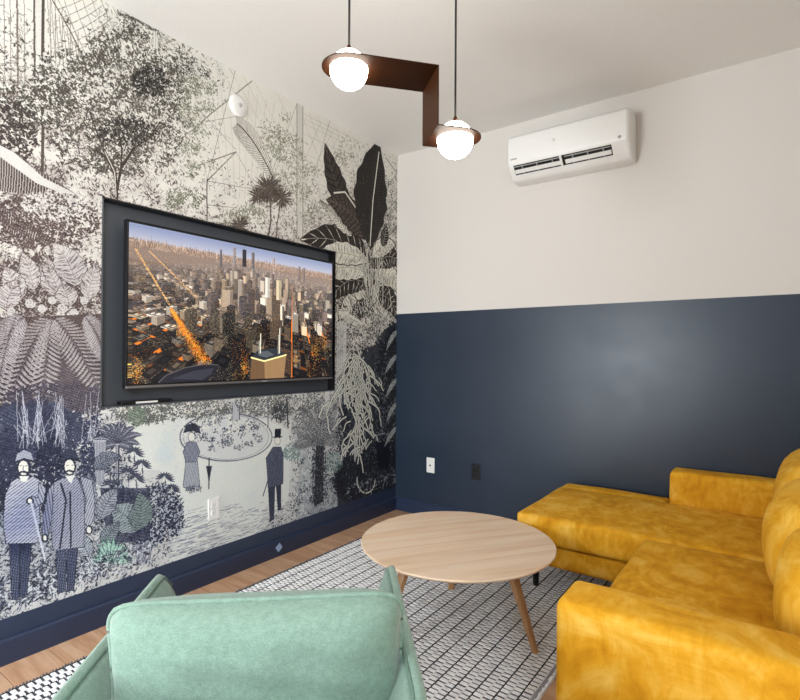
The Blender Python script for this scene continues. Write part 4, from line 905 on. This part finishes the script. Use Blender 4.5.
d_ = link('display_dot', lathe_me('display_dot', [(0, 0), (.011, 0), (.011, .002), (0, .002)], 20), MAT['white'], ac); d_.location = (.320, -.1972, .190); d_.rotation_euler = (PI / 2, 0, 0)
s_ = link('sensor_window', lathe_me('sensor_window', [(0, 0), (.010, 0), (.010, .003), (0, .003)], 16), MAT['grey'], ac); s_.location = (AW - .05, -.1965, .115); s_.rotation_euler = (PI / 2, 0, 0)
link('maker_badge', box_me('maker_badge', .03, .075, -.1992, -.1975, .120, .130, 0), MAT['grey'], ac, False)
link('wall_plate', box_me('wall_plate', .03, AW - .03, -.012, -.001, .02, .303, .002), MAT['grey'], ac, False)

# ---------------------------------------------------------------- pendant lamp ----
u_ = Vector((.6451, .7641, 0)); ANG = math.atan2(u_.y, u_.x)
lp = thing('pendant_lamp', 'bronze folded-strip pendant lamp with two glowing opal globes', 'lamp', (1.238, -1.988, 2.294), ANG)
HW, TB, LU, DROP, LG = .099, .004, .315, .216, .414
def strip(name, u0, u1, z, round_u0, round_u1):
    pts = []
    if round_u0: pts += [(u0 + HW * math.cos(a), HW * math.sin(a)) for a in np.linspace(PI / 2, 3 * PI / 2, 28)]
    else: pts += [(u0, HW), (u0, -HW)]
    if round_u1: pts += [(u1 + HW * math.cos(a), HW * math.sin(a)) for a in np.linspace(-PI / 2, PI / 2, 28)]
    else: pts += [(u1, -HW), (u1, HW)]
    bm = bmesh.new(); a = [bm.verts.new((x, y, z)) for x, y in pts]; b = [bm.verts.new((x, y, z + TB)) for x, y in pts]; n = len(pts)
    bm.faces.new(a[::-1]); bm.faces.new(b)
    for k in range(n): bm.faces.new((a[k], a[(k + 1) % n], b[(k + 1) % n], b[k]))
    return link(name, from_bm(bm, name), MAT['bronze'], lp, False)
strip('upper_arm', 0, LU, .006, True, False)
strip('lower_arm', LU, LG, -DROP + .006, False, True)
link('folded_riser', box_me('folded_riser', LU - TB, LU, -HW, HW, -DROP + .006, .006 + TB, 0), MAT['bronze'], lp, False)
for gx, gz in ((0, 0), (LG, -DROP)):
    g = link('globe', lathe_me('globe', [(.070 * math.sin(a), .070 * math.cos(a)) for a in np.linspace(0, PI, 25)], 40, False), MAT['globe'], lp); g.location = (gx, 0, gz); g['label'] = 'glowing opal glass globe'
    c_ = link('cord', tube_me('cord', [(0, 0, .07), (0, 0, H_ - 2.294 - gz - .02)], .0042, 8), MAT['cord'], lp); c_.location = (gx, 0, gz)
    f_ = link('cord_grip', lathe_me('cord_grip', [(0, .068), (.009, .068), (.008, .086), (.004, .094), (0, .094)], 14), MAT['bronze'], lp); f_.location = (gx, 0, gz)
    cn = link('ceiling_canopy', lathe_me('ceiling_canopy', [(0, 0), (.03, 0), (.035, .006), (.035, .022), (0, .022)], 24), MAT['bronze'], lp); cn.location = (gx, 0, H_ - 2.294 - .022)

# ------------------------------------------------------------- outlets and sensor ----
def outlet(name, label, loc, rz, plate, slots, kind='duplex', depth=.006):
    t = thing(name, label, 'outlet', loc, rz, 'wall outlets')
    link('cover_plate', box_me('cover_plate', -.036, .036, -depth, 0, -.058, .058, .003), plate, t, False)
    if kind == 'duplex':
        for z in (.021, -.021):
            s = link('socket', box_me('socket', -.017, .017, -depth - .002, -depth + .001, z - .015, z + .015, .004), plate, t, False)
            for x in (-.007, .007): link('slot', box_me('slot', x - .0014, x + .0014, -depth - .0026, -depth - .001, z - .003, z + .006, 0), slots, s, False)
            link('slot', box_me('slot', -.0025, .0025, -depth - .0026, -depth - .001, z - .011, z - .007, 0), slots, s, False)
        link('screw', box_me('screw', -.003, .003, -depth - .001, -depth + .001, -.003, .003, .001), slots, t, False)
    else:
        c_ = link('coax_jack', lathe_me('coax_jack', [(0, 0), (.006, 0), (.006, .008), (.003, .008), (.003, .003), (0, .003)], 14), slots, t); c_.rotation_euler = (PI / 2, 0, 0); c_.location = (0, -depth, 0)
    return t
outlet('wall_outlet', 'white wall outlet on the light path of the mural', (0, -1.688, .398), PI / 2, MAT['white'], MAT['grey'])
outlet('cable_outlet', 'white cable outlet plate low on the navy wall near the corner', (.337, -.002, .397), 0, MAT['white'], MAT['bezel'], 'jack')
outlet('wall_outlet', 'black wall outlet low on the navy wall', (.727, -.002, .397), 0, MAT['black'], MAT['bezel'])
sn = thing('wall_sensor', 'round white sensor disc high on the mural near the ceiling', 'sensor', (0, -1.551, 2.673), PI / 2)
q_ = link('disc', lathe_me('disc', [(0, 0), (.062, 0), (.062, .006), (.052, .014), (.02, .017), (0, .017)], 36), MAT['white'], sn); q_.rotation_euler = (PI / 2, 0, 0)
q_ = link('lens', lathe_me('lens', [(0, .016), (.011, .016), (.009, .026), (0, .028)], 16), MAT['grey'], sn); q_.rotation_euler = (PI / 2, 0, 0)
st = link('paper_tag', box_me('paper_tag', -.0005, .0006, -.020, .020, -.020, .020, 0), plain('pale_blue_paper', (150, 172, 208), .6), None, False); st.location = (.0168, -1.235, .055); st.rotation_euler.x = .62
tag(st, 'small pale blue square tag stuck on the navy skirting', 'sticker')

# ------------------------------------------------------------------------ rug ----
RX0, RX1, RY0, RY1 = .222, 1.812, -3.05, -.36
rug = thing('rug', 'flat woven rug in off-white and black on the oak floor', 'rug', (RX0, RY0, 0))
RWd, RLn = RX1 - RX0, RY1 - RY0
link('backing', box_me('backing', 0, RWd, 0, RLn, .0005, .006, .001, 1), MAT['rugdark'], rug, False)
colw = .0361; roww = .0262; ncx = int((RWd - .02) / colw); nry = int((RLn - .02) / roww)
def merged_pads(name, cells, mat, parent, kind=None):
    V, F_ = [], []
    for x0, x1, y0, y1, z0, z1, i in cells:
        b = len(V); m = i
        V += [(x0, y0, z0), (x1, y0, z0), (x1, y1, z0), (x0, y1, z0), (x0 + m, y0 + m, z1), (x1 - m, y0 + m, z1), (x1 - m, y1 - m, z1), (x0 + m, y1 - m, z1)]
        F_ += [(b, b + 1, b + 5, b + 4), (b + 1, b + 2, b + 6, b + 5), (b + 2, b + 3, b + 7, b + 6), (b + 3, b, b + 4, b + 7), (b + 4, b + 5, b + 6, b + 7)]
    me = bpy.data.meshes.new(name); me.from_pydata(V, [], F_); me.update(); o = link(name, me, mat, parent, False)
    if kind: o['kind'] = kind
    return o
rr = random.Random(3); pads, darks = [], []
for i in range(ncx):
    for j in range(nry):
        x0 = .012 + i * colw; y0 = .012 + j * roww + (roww * .5 if i % 2 else 0)
        hgt = .0095 + rr.uniform(-.001, .001); jw = rr.uniform(-.0012, .0012)
        pads.append((x0 + .0018, x0 + colw - .001, y0 + .0005 + jw, y0 + roww * .68 + jw, .005, hgt, .0022))
        darks.append((x0 + .002, x0 + colw - .002, y0 + roww * .68, y0 + roww * .98, .005, .0075, .002))
merged_pads('weft_pads', pads, MAT['rugwhite'], rug, 'stuff')['label'] = 'off-white woven weft pads'
merged_pads('dark_weft', darks, plain('rug_charcoal_yarn', (58, 59, 66), .95), rug, 'stuff')
warp = []; wwarp = []
for i in range(ncx + 1):
    x = .012 + i * colw
    if i % 2 == 0:
        for j in range(nry): warp.append((x - .0024, x + .0024, .012 + j * roww, .012 + (j + .9) * roww, .005, .0108, .0015))
    else: wwarp.append((x - .0016, x + .0016, .01, RLn - .01, .005, .0100, .0008))
merged_pads('black_warp', warp, MAT['rugblack'], rug, 'stuff')['label'] = 'black warp cords'
merged_pads('pale_warp', wwarp, MAT['rugwhite'], rug, 'stuff')
for sx in (.004, RWd - .004):
    knots = []
    for j in range(int(RLn / .011)): knots.append((sx - .008 + rr.uniform(-.003, .003), sx + .007, j * .011, j * .011 + .008, .001, .010 + rr.uniform(0, .003), .003))
    merged_pads('selvedge', knots, MAT['rugselv'] if sx < .1 else MAT['rugwhite'], rug, 'stuff')

# --------------------------------------------------------------- coffee table ----
TCX, TCY, TZ, TR = 1.322, -1.322, .405, .438
tb = thing('coffee_table', 'round oak coffee table with three splayed legs on the rug', 'table', (TCX, TCY, .0))
top = link('table_top', lathe_me('table_top', [(0, TZ - .024), (TR - .035, TZ - .024), (TR - .006, TZ - .013), (TR, TZ - .006), (TR - .001, TZ - .002), (TR - .004, TZ), (0, TZ)], 96), MAT['oak'], tb); sharp(top, 30)
for ang, fr in ((2, .365), (124, .372), (243, .372)):
    a = math.radians(ang); d = Vector((math.cos(a), math.sin(a), 0)); s = Vector((-d.y, d.x, 0))
    p1 = d * .245 + Vector((0, 0, TZ - .022)); p0 = d * (fr + .005) + Vector((0, 0, .0115)); bm = bmesh.new(); rg = []
    for p, wd_, dp in ((p0, .016, .011), (p0.lerp(p1, .5), .022, .015), (p1, .030, .020)): rg.append([bm.verts.new(p + s * x * wd_ + d * y * dp) for x, y in ((-1, -.6), (-.6, -1), (.6, -1), (1, -.6), (1, .6), (.6, 1), (-.6, 1), (-1, .6))])
    for A_, B_ in zip(rg, rg[1:]):
        for k in range(8): bm.faces.new((A_[k], A_[(k + 1) % 8], B_[(k + 1) % 8], B_[k]))
    bm.faces.new(rg[0][::-1]); bm.faces.new(rg[-1]); link('leg', from_bm(bm, 'leg'), MAT['oakleg'], tb, False)

# ----------------------------------------------------------------------- sofa ----
sf = thing('corner_sofa', 'mustard velvet corner sofa with a chaise along the navy wall', 'sofa', (2.03, -.87, 0))
def sofa_part(name, x0, x1, y0, y1, z0, z1, r, puff=(0, 0, 0), n=(16, 16, 8), wob=0, seed=0, par=None):
    me = soft_box_me(name, x0 - 2.03, x1 - 2.03, y0 + .87, y1 + .87, z0, z1, r, puff, n, wob, seed); return link(name, me, MAT['velvet'], par or sf)
sofa_part('chaise_base', 1.435, 2.95, -.865, -.055, .195, .300, .012, n=(20, 12, 4))
sofa_part('sofa_base', 2.045, 2.95, -1.93, -.866, .195, .300, .012, n=(12, 14, 4))
sofa_part('chaise_cushion', 1.418, 2.62, -.885, -.205, .306, .443, .020, (.004, .004, .007), (28, 16, 8), .0015, 1)
sofa_part('chaise_cushion_wing', 1.418, 2.016, -.206, -.075, .306, .441, .020, (0, .003, .004), (14, 8, 8), .0015, 1)
sofa_part('seat_cushion', 2.030, 2.62, -1.905, -.895, .306, .443, .020, (.005, .003, .010), (16, 22, 8), .0015, 4)
sofa_part('armrest', 2.025, 2.95, -.205, -.040, .195, .615, .022, (.003, .003, .003), (20, 6, 10), .001, 2)
sofa_part('armrest', 2.045, 2.95, -2.085, -1.912, .195, .620, .020, (.003, .003, .003), (20, 6, 10), .001, 5)
sofa_part('back_frame', 2.86, 3.03, -2.085, -.040, .195, .70, .03, n=(6, 24, 10))
for y0, y1, lean, x0, zt, sd in ((-.86, -.23, .10, 2.47, .84, 1), (-1.46, -.90, .09, 2.452, .82, 2), (-1.90, -1.44, .05, 2.50, .80, 3)):
    me = soft_box_me('back_cushion', -.16, .16, y0 - (y0 + y1) / 2, y1 - (y0 + y1) / 2, 0, zt - .44, .115, (.05, .01, .02), (12, 16, 14), .006, sd)
    o = link('back_cushion', me, MAT['velvet'], sf); o.location = (x0 + .20 - 2.03, (y0 + y1) / 2 + .87, .442); o.rotation_euler.y = lean * 1.6
for x, y in ((1.452, -.69), (1.46, -.14), (2.09, -1.85), (2.88, -.14), (2.88, -1.98)):
    l = link('leg', lathe_me('leg', [(0, .0), (.015, .0), (.024, .196), (0, .196)], 16), MAT['black'], sf); l.location = (x - 2.03, y + .87, .0115 if x < 1.8 and y < RY1 else 0)
    l.scale.z = .94 if x < 1.8 and y < RY1 else 1

# ----------------------------------------------------------- armchair and pillow ----
fd = Vector((-.672, .741, 0)); ld = Vector((.741, .672, 0))
CH = Vector((1.455, -2.535, 0)); crz = math.atan2(ld.y, ld.x)     # local x = sideways, local y = facing
ch = thing('armchair', 'sage green upholstered tub armchair facing the television corner', 'armchair', CH, crz)
def u_path(hw, back, front, rc, n_arc=14, n_side=12):
    pts = [(-hw, front - (front - (back + rc)) * k / n_side) for k in range(n_side)]
    pts += [(-hw + rc - rc * math.cos(a), back + rc - rc * math.sin(a)) for a in np.linspace(0, PI / 2, n_arc)]
    pts += [(hw - rc + rc * math.sin(a), back + rc - rc * math.cos(a)) for a in np.linspace(0, PI / 2, n_arc)]
    pts += [(hw, (back + rc) + (front - (back + rc)) * (k + 1) / n_side) for k in range(n_side)]
    return pts
HWD, BK, FR, RC = .316, -.56, .315, .22
outer = u_path(HWD, BK, FR, RC); NP = len(outer); TH_ = .072
def nrm2(i):
    a = outer[max(0, i - 1)]; b = outer[min(NP - 1, i + 1)]; t = Vector((b[0] - a[0], b[1] - a[1])).normalized(); return Vector((-t.y, t.x))   # towards the inside
def rim(i):
    x, y = outer[i]; f = (y - BK) / (FR - BK)
    return .594
def droop(y):           # the arm front rounds over to its toe
    k = max(0, (y - (FR - .07)) / .07); return .05 * k ** 2.5
def flare(i, z):        # the sides lean outward with height
    return -.045 * max(0, (z - .2)) / .4
def shell():
    bm = bmesh.new(); rows = []
    for i in range(NP):
        n = nrm2(i); p = Vector(outer[i]); R_ = rim(i); x, y = outer[i]
        R_ -= droop(y)
        prof = [(.0, .16), (-.003, .30), (-.004, R_ - .03), (.0, R_ - .010), (.006, R_ - .002), (.014, R_), (.021, R_ - .003), (.026, R_ - .012)]
        rows.append([bm.verts.new((p.x + n.x * (d + flare(i, z)), p.y + n.y * (d + flare(i, z)), z)) for d, z in prof] + [bm.verts.new((p.x + n.x * (.028 + flare(i, .3)), p.y + n.y * (.028 + flare(i, .3)), .30)), bm.verts.new((p.x + n.x * .03, p.y + n.y * .03, .16))])
    m = len(rows[0])
    for a, b in zip(rows, rows[1:]):
        for k in range(m): bm.faces.new((a[k], a[(k + 1) % m], b[(k + 1) % m], b[k]))
    bm.faces.new(rows[0]); bm.faces.new(rows[-1][::-1]); return from_bm(bm, 'shell'), rows
me_, _ = shell(); sharp(link('shell', me_, MAT['green'], ch), 55)
def inner_pad():
    bm = bmesh.new(); rows = []
    for i in range(NP):
        n = nrm2(i); p = Vector(outer[i]); x, y = outer[i]; R_ = rim(i) - droop(y)
        e = min(1, min(i, NP - 1 - i) / 2.0); prof = [(.023, R_ - .012), (.031 + .004 * e, R_ - .026), (.050 + .006 * e, R_ - .10), (.070 + .008 * e, .40), (.078 + .008 * e, .26)]
        rows.append([bm.verts.new((p.x + n.x * (d + flare(i, z)), p.y + n.y * (d + flare(i, z)), z)) for d, z in prof] + [bm.verts.new((p.x + n.x * .022, p.y + n.y * .022, .26))])
    for a, b in zip(rows, rows[1:]):
        for k in range(6): bm.faces.new((a[k], a[(k + 1) % 6], b[(k + 1) % 6], b[k]))
    bm.faces.new(rows[0]); bm.faces.new(rows[-1][::-1]); return from_bm(bm, 'inner_pad')
link('inner_pad', inner_pad(), MAT['green'], ch)
pp = []
for i in range(NP):
    n = nrm2(i); p = Vector(outer[i]); x, y = outer[i]; R_ = rim(i) - droop(y)
    pp.append((p.x + n.x * (.0265 + flare(i, R_)), p.y + n.y * (.0265 + flare(i, R_)), R_ - .009))
link('piping', tube_me('piping', pp, .0038, 6), MAT['greenseam'], ch)
link('seat_cushion', soft_box_me('seat_cushion', -.215, .215, -.40, FR + .03, .25, .42, .04, (.005, .005, .02), (14, 14, 8)), MAT['green'], ch)
link('seat_base', box_me('seat_base', -.27, .27, -.42, FR - .02, .15, .25, .02), MAT['green'], ch)
for x, y in ((-.24, FR - .08), (.24, FR - .08), (-.22, -.40), (.22, -.40)):
    l = link('leg', lathe_me('leg', [(0, 0), (.013, 0), (.020, .152), (0, .152)], 14), MAT['oakleg'], ch); l.location = (x, y, .0118); l.scale.z = .92

pw = thing('pillow', 'large sage green piped pillow standing upright in the armchair', 'pillow', (0, 0, 0), 0)
PWD, PHT, PTH = .622, .29, .082
def pillow_me():
    bm = bmesh.new(); nx, nz = 34, 24; g = {}
    for s in (1, -1):
        for i in range(nx + 1):
            for j in range(nz + 1):
                u = 2 * i / nx - 1; v = 2 * j / nz - 1
                edge = i in (0, nx) or j in (0, nz)
                key = (i, j, 0 if edge else s)
                if key in g: continue
                t = (1 - abs(u) ** 4.2) ** .48 * (1 - abs(v) ** 3.4) ** .48
                sq = 1 - .02 * (1 - u * u) * abs(v) ** 3 - .10 * abs(u) ** 14; sx = 1 - .02 * (1 - v * v) * abs(u) ** 3 - .055 * abs(v) ** 8
                rc_ = .94 if (abs(u) > .9 and abs(v) > .9) else 1
                wr = .004 * math.sin(u * 9 + v * 5) * math.sin(v * 7 - u * 3) * t
                g[key] = bm.verts.new((u * PWD / 2 * sx, s * (t * PTH + wr) if not edge else 0, v * PHT / 2 * sq))
    for s in (1, -1):
        for i in range(nx):
            for j in range(nz):
                q = []
                for di, dj in ((0, 0), (1, 0), (1, 1), (0, 1)):
                    a, b = i + di, j + dj; e = a in (0, nx) or b in (0, nz); q.append(g[(a, b, 0 if e else s)])
                bm.faces.new(q)
    loop = [g[(i, 0, 0)].co.copy() for i in range(nx)] + [g[(nx, j, 0)].co.copy() for j in range(nz)] + [g[(nx - i, nz, 0)].co.copy() for i in range(nx)] + [g[(0, nz - j, 0)].co.copy() for j in range(nz)]
    return from_bm(bm, 'cover'), loop
pm_, loop = pillow_me()
link('cover', pm_, MAT['green'], pw); link('piping', tube_me('piping', loop, .0055, 6, True), MAT['green'], pw)
pc = CH + ld * .018 - fd * .200
pw.location = (pc.x, pc.y, .587); pw.rotation_euler = (.17, 0, crz)

print('OBJECTS', len(bpy.data.objects), 'TRIS', sum(sum(len(p.vertices) - 2 for p in o.data.polygons) for o in bpy.data.objects if o.type == 'MESH'))
